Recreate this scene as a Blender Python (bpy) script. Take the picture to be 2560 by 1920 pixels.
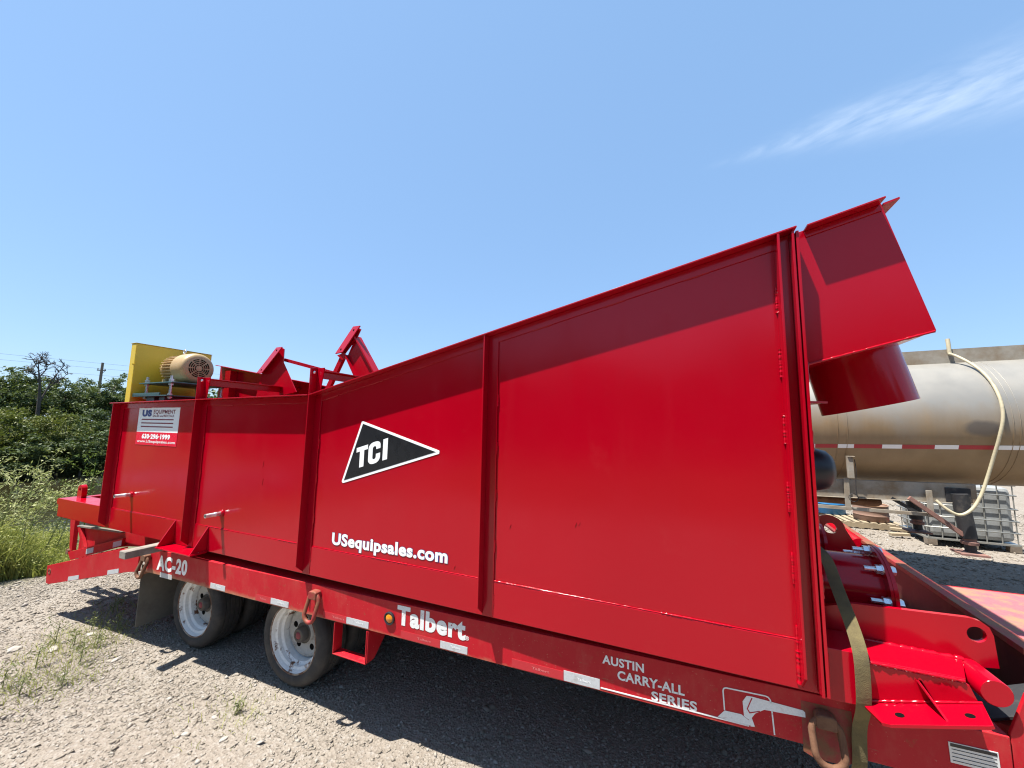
import bpy, bmesh, math, random
import numpy as np
from mathutils import Vector, Matrix

random.seed(7)
rng = np.random.default_rng(7)
scene = bpy.context.scene
COL = scene.collection
for o in list(bpy.data.objects):
    bpy.data.objects.remove(o)

# ------------------------------------------------------------------ camera
CAM_POS = Vector((0.0, 0.0, 1.97))
R_right = Vector((0.91956, 0.39256, 0.01761))
R_up = Vector((0.0278, -0.10971, 0.99358))
R_fwd = Vector((-0.39197, 0.91316, 0.11179))
cam = bpy.data.cameras.new('camera')
cam.sensor_width = 36.0
cam.sensor_fit = 'HORIZONTAL'
cam.lens = 964.0 / 2560.0 * 36.0
cam.clip_start = 0.05
cam.clip_end = 4000.0
cam_ob = bpy.data.objects.new('camera', cam)
COL.objects.link(cam_ob)
m = Matrix((R_right, R_up, -R_fwd)).transposed().to_4x4()
m.translation = CAM_POS
cam_ob.matrix_world = m
scene.camera = cam_ob

# ------------------------------------------------------------------ light
SUN_TO = Vector((-0.265, -0.245, 1.0)).normalized()
SUN_STRENGTH = 5.0
SKY_STRENGTH = 0.11
world = bpy.data.worlds.new('World')
scene.world = world
world.use_nodes = True
wn = world.node_tree
wn.nodes.clear()
out = wn.nodes.new('ShaderNodeOutputWorld')
bg = wn.nodes.new('ShaderNodeBackground')
sky = wn.nodes.new('ShaderNodeTexSky')
sky.sky_type = 'NISHITA'
sky.sun_disc = False
sky.sun_elevation = math.asin(SUN_TO.z)
sky.sun_rotation = math.atan2(SUN_TO.x, SUN_TO.y)
sky.altitude = 200
sky.air_density = 1.0
sky.dust_density = 0.7
sky.ozone_density = 1.6
bg.inputs['Strength'].default_value = SKY_STRENGTH
# thin cirrus band fixed in the sky
tc = wn.nodes.new('ShaderNodeTexCoord')
A = Vector((0.054, 0.8384, 0.5424)).normalized()
B = Vector((0.4616, 0.7303, 0.5036)).normalized()
Tv = (B - A * A.dot(B)).normalized()
Nv = A.cross(Tv)
def wnode(op, a=None, b=None, c=None):
    n = wn.nodes.new('ShaderNodeMath')
    n.operation = op
    for i, v in enumerate((a, b, c)):
        if v is None:
            continue
        if isinstance(v, (int, float)):
            n.inputs[i].default_value = v
        else:
            wn.links.new(v, n.inputs[i])
    return n.outputs[0]
def wdot(vec):
    n = wn.nodes.new('ShaderNodeVectorMath')
    n.operation = 'DOT_PRODUCT'
    wn.links.new(tc.outputs['Generated'], n.inputs[0])
    n.inputs[1].default_value = vec
    return n.outputs['Value']
s_ = wdot(Tv)
w_ = wdot(Nv)
a_ = wdot(A)
comb = wn.nodes.new('ShaderNodeCombineXYZ')
wn.links.new(wnode('MULTIPLY', s_, 7.0), comb.inputs[0])
wn.links.new(wnode('MULTIPLY', wnode('ADD', w_, wnode('MULTIPLY', s_, 0.12)), 26.0), comb.inputs[1])
nz = wn.nodes.new('ShaderNodeTexNoise')
nz.inputs['Scale'].default_value = 1.0
nz.inputs['Detail'].default_value = 8.0
nz.inputs['Roughness'].default_value = 0.62
nz.inputs['Distortion'].default_value = 0.7
wn.links.new(comb.outputs[0], nz.inputs['Vector'])
comb2 = wn.nodes.new('ShaderNodeCombineXYZ')
wn.links.new(wnode('MULTIPLY', s_, 22.0), comb2.inputs[0])
wn.links.new(wnode('MULTIPLY', wnode('ADD', w_, wnode('MULTIPLY', s_, 0.22)), 70.0), comb2.inputs[1])
nz2 = wn.nodes.new('ShaderNodeTexNoise')
nz2.inputs['Scale'].default_value = 1.0
nz2.inputs['Detail'].default_value = 5.0
wn.links.new(comb2.outputs[0], nz2.inputs['Vector'])
width = wnode('ADD', wnode('MULTIPLY', wnode('MAXIMUM', s_, 0.0), 0.085), 0.004)
rel = wnode('DIVIDE', wnode('ADD', w_, wnode('MULTIPLY', wnode('SUBTRACT', nz.outputs['Fac'], 0.5), 0.02)), width)
gauss = wnode('POWER', 2.718, wnode('MULTIPLY', wnode('MULTIPLY', rel, rel), -1.0))
fade = wnode('MULTIPLY', wnode('SMOOTH_MAX', wnode('MINIMUM', wnode('MULTIPLY', s_, 3.4), 1.0), 0.0, 0.02), wnode('GREATER_THAN', a_, 0.0))
fib = wnode('MULTIPLY', wnode('ADD', nz.outputs['Fac'], wnode('MULTIPLY', wnode('SUBTRACT', nz2.outputs['Fac'], 0.5), 0.6)), 1.35)
fibc = wnode('MINIMUM', wnode('MAXIMUM', wnode('SUBTRACT', fib, 0.30), 0.0), 1.0)
cloud = wnode('MULTIPLY', wnode('MULTIPLY', wnode('MULTIPLY', gauss, fade), fibc), 0.68)
mixc = wn.nodes.new('ShaderNodeMix')
mixc.data_type = 'RGBA'
wn.links.new(cloud, mixc.inputs['Factor'])
hz = wn.nodes.new('ShaderNodeMix')
hz.data_type = 'RGBA'
hz.inputs['Factor'].default_value = 0.68
wn.links.new(sky.outputs['Color'], hz.inputs['A'])
hz.inputs['B'].default_value = (1.12, 2.02, 3.42, 1)
wn.links.new(hz.outputs['Result'], mixc.inputs['A'])
mixc.inputs['B'].default_value = (4.2, 4.7, 5.3, 1)
wn.links.new(mixc.outputs['Result'], bg.inputs['Color'])
wn.links.new(bg.outputs['Background'], out.inputs['Surface'])

sun = bpy.data.lights.new('sun', 'SUN')
sun.energy = SUN_STRENGTH
sun.angle = math.radians(0.53)
sun.color = (1.0, 0.955, 0.89)
sun_ob = bpy.data.objects.new('sun', sun)
COL.objects.link(sun_ob)
sun_ob.rotation_euler = (-SUN_TO).to_track_quat('-Z', 'Y').to_euler()
sun_ob.location = (0, 0, 30)

vs = scene.view_settings
vs.view_transform = 'Standard'
vs.look = 'None'
vs.gamma = 1.0
vs.use_curve_mapping = False
vs.exposure = 1.28
scene.cycles.filter_width = 1.15
scene.cycles.max_bounces = 6
scene.cycles.diffuse_bounces = 2
scene.cycles.transparent_max_bounces = 6

# ------------------------------------------------------------------ materials
MATS = {}
def _new(name):
    mt = bpy.data.materials.new(name)
    mt.use_nodes = True
    nt = mt.node_tree
    nt.nodes.clear()
    o = nt.nodes.new('ShaderNodeOutputMaterial')
    p = nt.nodes.new('ShaderNodeBsdfPrincipled')
    nt.links.new(p.outputs[0], o.inputs[0])
    MATS[name] = mt
    return mt, nt, p, o
class G:
    """tiny node helper"""
    def __init__(s, nt):
        s.nt = nt
        s.c = nt.nodes.new('ShaderNodeTexCoord')
        s.pos = s.c.outputs['Object']
    def noise(s, scale, detail=4, rough=0.55, vec=None, dist=0.0, stretch=None):
        n = s.nt.nodes.new('ShaderNodeTexNoise')
        n.inputs['Scale'].default_value = scale
        n.inputs['Detail'].default_value = detail
        n.inputs['Roughness'].default_value = rough
        n.inputs['Distortion'].default_value = dist
        v = vec or s.pos
        if stretch:
            mp = s.nt.nodes.new('ShaderNodeMapping')
            mp.inputs['Scale'].default_value = stretch
            s.nt.links.new(v, mp.inputs['Vector'])
            v = mp.outputs[0]
        s.nt.links.new(v, n.inputs['Vector'])
        return n.outputs['Fac']
    def ramp(s, fac, stops):
        r = s.nt.nodes.new('ShaderNodeValToRGB')
        e = r.color_ramp.elements
        while len(e) < len(stops):
            e.new(0.5)
        for i, (p, c) in enumerate(stops):
            e[i].position = p
            e[i].color = (c, c, c, 1) if isinstance(c, (int, float)) else (*c, 1)
        s.nt.links.new(fac, r.inputs['Fac'])
        return r.outputs['Color']
    def mix(s, fac, a, b, blend='MIX'):
        n = s.nt.nodes.new('ShaderNodeMix')
        n.data_type = 'RGBA'
        n.blend_type = blend
        for k, v in (('Factor', fac), ('A', a), ('B', b)):
            if isinstance(v, (int, float)):
                n.inputs[k].default_value = v
            elif isinstance(v, tuple):
                n.inputs[k].default_value = (*v, 1)
            else:
                s.nt.links.new(v, n.inputs[k])
        return n.outputs['Result']
    def math(s, op, a, b=None):
        n = s.nt.nodes.new('ShaderNodeMath')
        n.operation = op
        for i, v in enumerate((a, b)):
            if v is None:
                continue
            if isinstance(v, (int, float)):
                n.inputs[i].default_value = v
            else:
                s.nt.links.new(v, n.inputs[i])
        return n.outputs[0]
    def sep(s, vec=None):
        n = s.nt.nodes.new('ShaderNodeSeparateXYZ')
        s.nt.links.new(vec or s.pos, n.inputs[0])
        return n.outputs
    def bump(s, height, strength, dist, normal=None):
        b = s.nt.nodes.new('ShaderNodeBump')
        b.inputs['Strength'].default_value = strength
        b.inputs['Distance'].default_value = dist
        s.nt.links.new(height, b.inputs['Height'])
        if normal is not None:
            s.nt.links.new(normal, b.inputs['Normal'])
        return b.outputs['Normal']

def plain(name, col, rough=0.5, metal=0.0, var=0.12, scale=8.0, coat=0.0, bump=0.0, bscale=40.0, spec=0.5):
    mt, nt, p, o = _new(name)
    g = G(nt)
    dark = tuple(c * (1 - var) for c in col)
    lite = tuple(min(1, c * (1 + var)) for c in col)
    nt.links.new(g.mix(g.noise(scale, 5), dark, lite), p.inputs['Base Color'])
    p.inputs['Metallic'].default_value = metal
    nt.links.new(g.ramp(g.noise(scale * 1.7, 3), [(0.3, max(0.02, rough - 0.07)), (0.7, min(1, rough + 0.07))]), p.inputs['Roughness'])
    p.inputs['Coat Weight'].default_value = coat
    p.inputs['Coat Roughness'].default_value = 0.12
    p.inputs['Specular IOR Level'].default_value = spec
    if bump:
        nt.links.new(g.bump(g.noise(bscale, 4), bump, 0.004), p.inputs['Normal'])
    return mt

def red_new():
    mt, nt, p, o = _new('fresh_red_paint')
    g = G(nt)
    big = g.noise(0.9, 2)
    col = g.mix(big, (0.310, 0.0004, 0.0085), (0.395, 0.0006, 0.0110))
    dust = g.ramp(g.noise(5.0, 8, 0.7), [(0.60, 0.0), (0.85, 0.025)])
    col = g.mix(dust, col, (0.55, 0.30, 0.24))
    nt.links.new(col, p.inputs['Base Color'])
    rg = g.math('ADD', g.ramp(g.noise(2.2, 5), [(0.3, 0.11), (0.72, 0.21)]), g.ramp(g.noise(6.0, 7, 0.7, stretch=(1.6, 1, 0.12)), [(0.5, 0.0), (0.8, 0.12)]))
    nt.links.new(rg, p.inputs['Roughness'])
    p.inputs['Specular IOR Level'].default_value = 0.36
    n1 = g.bump(g.noise(0.8, 2, stretch=(1, 1, 0.7)), 0.5, 0.022)
    n2 = g.bump(g.noise(260, 2), 0.05, 0.0006, n1)
    nt.links.new(n2, p.inputs['Normal'])
    return mt

def red_old(name, rust_z=None, rust_amt=0.5, dusty=0.5):
    """sun faded trailer paint, dusty, chipped, rusty along its lower edge"""
    mt, nt, p, o = _new(name)
    g = G(nt)
    col = g.mix(g.noise(3.0, 4), (0.36, 0.004, 0.012), (0.46, 0.006, 0.017))
    faded = g.ramp(g.noise(9.0, 9, 0.72, stretch=(1, 1, 0.45)), [(0.48, 0.0), (0.75, dusty)])
    col = g.mix(faded, col, (0.40, 0.12, 0.085))
    speck = g.ramp(g.noise(90, 3, 0.6), [(0.66, 0.0), (0.74, 0.55)])
    col = g.mix(speck, col, (0.40, 0.20, 0.14))
    scr = g.ramp(g.noise(24.0, 6, 0.75, stretch=(0.25, 1, 2.0)), [(0.66, 0.0), (0.70, 0.8)])
    col = g.mix(g.math('MULTIPLY', scr, 0.6), col, (0.20, 0.10, 0.06))
    rf = g.ramp(g.noise(16, 8, 0.7), [(0.60, 0.0), (0.72, rust_amt)])
    col = g.mix(rf, col, (0.20, 0.075, 0.03))
    nt.links.new(col, p.inputs['Base Color'])
    if rust_z is not None:
        z = g.sep()[2]
        lo, hi = rust_z
        t = g.math('DIVIDE', g.math('SUBTRACT', hi, g.math('ADD', z, g.math('MULTIPLY', g.math('SUBTRACT', g.noise(14, 6, 0.7), 0.5), 0.06))), hi - lo)
        tt = g.ramp(t, [(0.0, 0.0), (1.0, 0.85)])
        nt.links.new(g.mix(tt, col, (0.36, 0.19, 0.11)), p.inputs['Base Color'])
    p.inputs['Specular IOR Level'].default_value = 0.3
    nt.links.new(g.ramp(g.noise(7, 6), [(0.3, 0.38), (0.7, 0.62)]), p.inputs['Roughness'])
    nt.links.new(g.bump(g.noise(70, 5), 0.12, 0.002), p.inputs['Normal'])
    return mt

def two_tone(name, c1, c2, scale, lo, hi, rough=0.6, metal=0.0, bump=0.2, detail=7, bscale=None):
    mt, nt, p, o = _new(name)
    g = G(nt)
    f = g.ramp(g.noise(scale, detail, 0.65), [(lo, 0.0), (hi, 1.0)])
    v = g.mix(g.noise(scale * 5, 4), tuple(c * 0.8 for c in c1), tuple(min(1, c * 1.15) for c in c1))
    nt.links.new(g.mix(f, v, c2), p.inputs['Base Color'])
    p.inputs['Roughness'].default_value = rough
    p.inputs['Metallic'].default_value = metal
    nt.links.new(g.bump(g.noise(bscale or scale * 6, 4), bump, 0.003), p.inputs['Normal'])
    return mt

M_red = red_new()
M_rail = red_old('weathered_red_rail', (0.618, 0.652), 0.5, 0.30)
M_old = red_old('weathered_red_paint', None, 0.45, 0.22)
M_oldrust = red_old('worn_red_deck', None, 1.0, 1.0)
M_pinkdeck = two_tone('sunbleached_pink_deck', (0.36, 0.10, 0.11), (0.25, 0.15, 0.085), 13, 0.44, 0.60, 0.85, 0, 0.5, 10)
M_rust = two_tone('rusty_steel', (0.09792, 0.03744, 0.01728), (0.1728, 0.0864, 0.04608), 14, 0.35, 0.7, 0.85, 0.0, 0.5)
M_rustred = two_tone('rusty_red_steel', (0.264, 0.024, 0.024), (0.176, 0.072, 0.032), 13, 0.42, 0.6, 0.65, 0.0, 0.4)
M_white = plain('white_decal', (0.82, 0.83, 0.83), 0.35, var=0.03)
M_offwhite = two_tone('weathered_white_decal', (0.72, 0.73, 0.72), (0.45, 0.32, 0.30), 30, 0.58, 0.75, 0.5, 0, 0.05)
M_pinkprint = plain('faded_pink_print', (0.62, 0.16, 0.16), 0.5)
M_black = plain('black_decal', (0.012, 0.012, 0.015), 0.3, var=0.2)
M_blue = plain('navy_print', (0.02, 0.035, 0.20), 0.35, var=0.05)
M_crimson = plain('crimson_print', (0.20, 0.01, 0.035), 0.35, var=0.05)
M_signred = plain('red_decal', (0.66, 0.004, 0.035), 0.3, var=0.03)
M_zinc = plain('zinc_plated_steel', (0.72, 0.74, 0.76), 0.28, 0.85, var=0.1, scale=60)
M_nipple = plain('galvanised_pipe', (0.66, 0.67, 0.68), 0.33, 0.8, var=0.12, scale=70, bump=0.1, bscale=200)
M_yellow = plain('yellow_guard_paint', (0.60, 0.42, 0.03), 0.42, var=0.08, scale=90)
M_gold = plain('gold_motor_paint', (0.40, 0.275, 0.135), 0.42, 0.1, var=0.08, scale=20)
M_teal = plain('dark_teal_paint', (0.035, 0.085, 0.09), 0.4, var=0.15)
M_dark = plain('dark_void', (0.003, 0.0028, 0.0028), 0.9, spec=0.1)
M_under = plain('dark_undercarriage', (0.04, 0.0176, 0.0144), 0.8, var=0.3)
M_webshade = two_tone('rusty_steel_painted_shade', (0.04, 0.0064, 0.0064), (0.08, 0.028, 0.012), 5, 0.5, 0.7, 0.6)  # rust stains, with the shade on the beam web put into the base colour
M_rubber = two_tone('worn_tyre_rubber', (0.030, 0.030, 0.032), (0.10, 0.088, 0.075), 5, 0.45, 0.8, 0.75, 0, 0.15)
M_rim = two_tone('chipped_white_rim', (0.80, 0.80, 0.78), (0.16, 0.07, 0.035), 11, 0.57, 0.63, 0.45, 0, 0.15, 7)
M_rimedge = two_tone('rusty_rim_lip', (0.32, 0.272, 0.224), (0.136, 0.06, 0.032), 12, 0.42, 0.56, 0.7, 0, 0.3)
M_disc = two_tone('dusty_wheel_disc', (0.46, 0.44, 0.40), (0.18, 0.12, 0.08), 9, 0.5, 0.75, 0.7, 0, 0.2)
M_hub = plain('greasy_hub', (0.10, 0.09, 0.08), 0.55, 0.3, var=0.3)
M_cap = plain('red_hub_cap', (0.24, 0.04, 0.05), 0.5)
M_tape = two_tone('silver_reflective_tape', (0.4762, 0.4915, 0.5069), (0.3226, 0.3072, 0.2918), 26, 0.52, 0.75, 0.35, 0.0, 0.05)
M_tapered = plain('red_reflective_tape', (0.44, 0.02, 0.03), 0.4, var=0.1, scale=20)
M_amber = plain('amber_lens', (0.6, 0.192, 0.008), 0.15, var=0.05, coat=0.5)
M_flap = two_tone('dusty_mud_flap', (0.1664, 0.1504, 0.1216), (0.0832, 0.0736, 0.064), 5, 0.45, 0.75, 0.85, 0, 0.15)
M_strap = two_tone('olive_webbing', (0.150, 0.118, 0.048), (0.06, 0.047, 0.024), 5, 0.40, 0.68, 0.95, 0, 0.6, 7, 260)
M_timber = two_tone('grey_timber', (0.24, 0.216, 0.184), (0.112, 0.096, 0.08), 6, 0.45, 0.7, 0.9, 0, 0.4, 8, 30)
M_pallet = two_tone('pale_pallet_wood', (0.32, 0.256, 0.1664), (0.192, 0.1472, 0.096), 5, 0.45, 0.75, 0.9, 0, 0.3, 8, 40)
M_plate = plain('data_plate', (0.62, 0.63, 0.62), 0.4, 0.2, var=0.08, scale=40)
M_boot = plain('black_rubber_cover', (0.014, 0.014, 0.020), 0.42, var=0.2)
M_hose = two_tone('cream_hose', (0.4224, 0.3712, 0.2432), (0.2304, 0.1984, 0.1536), 6, 0.5, 0.75, 0.55)
M_frame = two_tone('dusty_grey_frame', (0.2688, 0.2432, 0.1984), (0.1728, 0.1216, 0.0704), 3.5, 0.42, 0.68, 0.8, 0, 0.15)
M_leg = two_tone('worn_black_leg', (0.016, 0.016, 0.018), (0.07, 0.06, 0.05), 10, 0.52, 0.75, 0.7, 0, 0.3)
M_legfoot = two_tone('rusty_leg_foot', (0.22, 0.11, 0.085), (0.10, 0.06, 0.05), 10, 0.5, 0.7, 0.85, 0, 0.3)
M_bluedrum = plain('blue_plastic', (0.0224, 0.1536, 0.352), 0.4, var=0.12)
M_rustdrum = two_tone('peeled_rusty_drum', (0.2304, 0.1408, 0.1024), (0.3072, 0.0448, 0.0384), 6, 0.6, 0.66, 0.75, 0, 0.15)
M_copper = plain('bare_drum_rim', (0.50, 0.30, 0.18), 0.45, 0.5)
M_bottle = two_tone('cloudy_white_plastic', (0.2816, 0.2944, 0.2944), (0.1536, 0.1536, 0.1408), 3, 0.45, 0.8, 0.45, 0, 0.05)
M_cage = plain('galvanised_cage', (0.3328, 0.3328, 0.3072), 0.4, 0.6, var=0.1)
M_totepal = two_tone('grimy_pallet', (0.20, 0.16, 0.12), (0.10, 0.08, 0.06), 5, 0.45, 0.7, 0.9)
M_tapewhite = plain('white_reflective_tape', (0.74, 0.74, 0.74), 0.4, var=0.04)
M_tapecrim = plain('crimson_reflective_tape', (0.336, 0.012, 0.024), 0.4, var=0.08)
M_bark = two_tone('grey_bark', (0.13, 0.105, 0.085), (0.06, 0.05, 0.042), 7, 0.45, 0.7, 0.95, 0, 0.5)
M_deadbark = two_tone('bleached_dead_bark', (0.0765, 0.063, 0.054), (0.0405, 0.03375, 0.02925), 7, 0.45, 0.7, 0.95, 0, 0.4)
M_pole = plain('weathered_pole_wood', (0.15, 0.12, 0.10), 0.9, var=0.2)
M_wire = plain('dark_wire', (0.10, 0.11, 0.13), 0.6)

def tank_mat():
    mt, nt, p, o = _new('weathered_tank_aluminium')
    g = G(nt)
    z = g.sep()[2]
    zz = g.math('ADD', z, g.math('MULTIPLY', g.math('SUBTRACT', g.noise(2.2, 6, 0.65, stretch=(1, 1, 0.5)), 0.5), 0.75))
    dirt = g.ramp(g.math('DIVIDE', g.math('SUBTRACT', zz, 1.3), 1.7), [(0.40, 1.0), (0.66, 0.0)])
    streak = g.noise(5.0, 6, 0.6, stretch=(1.0, 1.0, 0.10))
    dcol = g.mix(streak, (0.165, 0.098, 0.040), (0.30, 0.205, 0.105))
    metalc = g.mix(g.noise(1.359, 4.078, 0.4418), (0.2039, 0.1938, 0.1699), (0.3127, 0.299, 0.2685))
    col = g.mix(g.math('MULTIPLY', dirt, 0.92), metalc, dcol)
    # smeared dark scuff with its own shape beside the hose
    x = g.sep()[0]
    dx = g.math('DIVIDE', g.math('SUBTRACT', x, 1.44), 0.21)
    dz = g.math('DIVIDE', g.math('SUBTRACT', z, 2.06), 0.11)
    rr = g.math('ADD', g.math('MULTIPLY', dx, dx), g.math('MULTIPLY', dz, dz))
    rr = g.math('ADD', rr, g.math('MULTIPLY', g.math('SUBTRACT', g.noise(4, 5), 0.5), 1.6))
    sc = g.ramp(rr, [(0.3, 0.75), (1.15, 0.0)])
    col = g.mix(sc, col, (0.075, 0.068, 0.066))
    nt.links.new(col, p.inputs['Base Color'])
    nt.links.new(g.math('SUBTRACT', 0.35, g.math('MULTIPLY', dirt, 0.33)), p.inputs['Metallic'])
    nt.links.new(g.ramp(g.noise(3.5, 6), [(0.3, 0.42), (0.7, 0.62)]), p.inputs['Roughness'])
    nt.links.new(g.bump(g.noise(1.6, 3), 0.15, 0.02), p.inputs['Normal'])
    return mt
M_tank = tank_mat()

def gravel_mat():
    mt, nt, p, o = _new('gravel_yard')
    g = G(nt)
    pos = nt.nodes.new('ShaderNodeNewGeometry').outputs['Position']
    vo = nt.nodes.new('ShaderNodeTexVoronoi')
    vo.inputs['Scale'].default_value = 55
    nt.links.new(pos, vo.inputs['Vector'])
    vo2 = nt.nodes.new('ShaderNodeTexVoronoi')
    vo2.inputs['Scale'].default_value = 130
    nt.links.new(pos, vo2.inputs['Vector'])
    sv = g.sep(vo.outputs['Color'])
    grain = g.ramp(sv[0], [(0.0, (0.1635, 0.139, 0.1122)), (0.45, (0.2343, 0.203, 0.1666)), (0.8, (0.2616, 0.2335, 0.197)), (1.0, (0.3106, 0.289, 0.2606))])
    fine = g.ramp(g.sep(vo2.outputs['Color'])[0], [(0.0, 0.72), (1.0, 1.12)])
    grain = g.mix(0.6, grain, fine, 'MULTIPLY')
    broad = g.ramp(g.noise(0.8, 6, 0.6, vec=pos), [(0.3, (0.2016, 0.1668, 0.1333)), (0.7, (0.2616, 0.2335, 0.1939))])
    col = g.mix(0.45, grain, broad)
    # soil and turf beyond the yard edge
    sp = g.sep(pos)
    edge = g.math('ADD', sp[0], g.math('MULTIPLY', g.math('SUBTRACT', g.noise(0.5, 5, vec=pos), 0.5), 2.2))
    turf = g.ramp(g.math('MULTIPLY', g.math('ADD', edge, 12.0), 0.2), [(0.66, 1.0), (0.95, 0.0)])
    yb = g.ramp(g.math('MULTIPLY', g.math('ADD', g.math('ADD', sp[1], 8.0), g.math('MULTIPLY', g.noise(0.6, 5, vec=pos), 2.0)), 0.2), [(0.45, 1.0), (0.85, 0.0)])  # turf added on unseen ground behind the camera to cut bounced light
    turf = g.math('MAXIMUM', turf, yb)
    soil = g.mix(g.noise(2.0, 6, vec=pos), (0.10, 0.09, 0.04), (0.06, 0.09, 0.025))
    col = g.mix(turf, col, soil)
    nt.links.new(col, p.inputs['Base Color'])
    p.inputs['Roughness'].default_value = 0.95
    p.inputs['Specular IOR Level'].default_value = 0.15
    n1 = g.bump(vo.outputs['Distance'], 0.7, 0.012)
    n2 = g.bump(vo2.outputs['Distance'], 0.5, 0.005, n1)
    n3 = g.bump(g.noise(6, 6, vec=pos), 0.4, 0.03, n2)
    nt.links.new(n3, p.inputs['Normal'])
    return mt
M_gravel = gravel_mat()

def stone_mat():
    mt, nt, p, o = _new('limestone_chips')
    g = G(nt)
    geo = nt.nodes.new('ShaderNodeNewGeometry')
    col = g.ramp(geo.outputs['Random Per Island'], [(0.0, (0.1307, 0.1111, 0.0909)), (0.35, (0.218, 0.1889, 0.1546)), (0.75, (0.267, 0.2362, 0.197)), (1.0, (0.3487, 0.3253, 0.2969))])
    nt.links.new(g.mix(g.noise(60, 3), col, g.mix(0.5, col, (0.30, 0.26, 0.2))), p.inputs['Base Color'])
    p.inputs['Roughness'].default_value = 0.95
    p.inputs['Specular IOR Level'].default_value = 0.15
    return mt
M_stone = stone_mat()

def leaf_mat(name, c1, c2, scale=0.6, trans=0.2):
    mt, nt, p, o = _new(name)
    g = G(nt)
    geo = nt.nodes.new('ShaderNodeNewGeometry')
    f = g.math('ADD', g.math('MULTIPLY', g.noise(scale, 3), 0.75), g.math('MULTIPLY', geo.outputs['Random Per Island'], 0.35))
    col = g.ramp(f, [(0.3, c1), (0.75, c2)])
    nt.links.new(col, p.inputs['Base Color'])
    p.inputs['Roughness'].default_value = 0.55
    p.inputs['Specular IOR Level'].default_value = 0.3
    tr = nt.nodes.new('ShaderNodeBsdfTranslucent')
    nt.links.new(g.mix(0.5, col, (0.20, 0.26, 0.03)), tr.inputs['Color'])
    mx = nt.nodes.new('ShaderNodeMixShader')
    mx.inputs[0].default_value = trans
    nt.links.new(p.outputs[0], mx.inputs[1])
    nt.links.new(tr.outputs[0], mx.inputs[2])
    nt.links.new(mx.outputs[0], o.inputs[0])
    return mt
M_leafdark = leaf_mat('dark_foliage', (0.034, 0.056, 0.020), (0.090, 0.120, 0.045))
M_leafmid = leaf_mat('mid_foliage', (0.050, 0.078, 0.030), (0.115, 0.150, 0.058))
M_leafgold = leaf_mat('yellow_green_foliage', (0.050, 0.075, 0.018), (0.165, 0.168, 0.032))
M_grass = leaf_mat('meadow_grass', (0.18, 0.21, 0.045), (0.44, 0.43, 0.13), 0.9, 0.4)
M_weedleaf = leaf_mat('pale_weed_leaf', (0.20, 0.24, 0.08), (0.50, 0.50, 0.24), 3.0, 0.35)
M_weedolive = leaf_mat('dusty_olive_leaf', (0.09, 0.12, 0.04), (0.24, 0.25, 0.11), 3.0, 0.2)
M_weedgreen = leaf_mat('green_weed_leaf', (0.07, 0.13, 0.025), (0.20, 0.26, 0.06), 3.0, 0.35)

def water_mat():
    mt, nt, p, o = _new('murky_pond_water')
    g = G(nt)
    p.inputs['Base Color'].default_value = (0.022, 0.020, 0.008, 1)
    p.inputs['Roughness'].default_value = 0.12
    nt.links.new(g.bump(g.noise(2.2, 4, stretch=(1, 2.5, 1)), 0.35, 0.05), p.inputs['Normal'])
    return mt
M_water = water_mat()

# ------------------------------------------------------------------ builders
def finish(me, smooth=None):
    if smooth is not None:
        me.shade_smooth()
        me.set_sharp_from_angle(angle=math.radians(smooth))
    return me

def link(o, parent=None):
    COL.objects.link(o)
    if parent is not None:
        o.parent = parent
    return o

ROOT = {}
def thing(name, label, cat, loc, group=None):
    o = bpy.data.objects.new(name, None)
    o.empty_display_size = 0.2
    o.location = loc
    o['label'] = label
    o['category'] = cat
    if group:
        o['group'] = group
    COL.objects.link(o)
    return o
def tag(o, label, cat, group=None, kind=None):
    o['label'] = label
    o['category'] = cat
    if group:
        o['group'] = group
    if kind:
        o['kind'] = kind
    return o
def root_loc(o):
    v = Vector((0, 0, 0))
    while o is not None:
        v = v + Vector(o.location)
        o = o.parent
    return v

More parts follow.
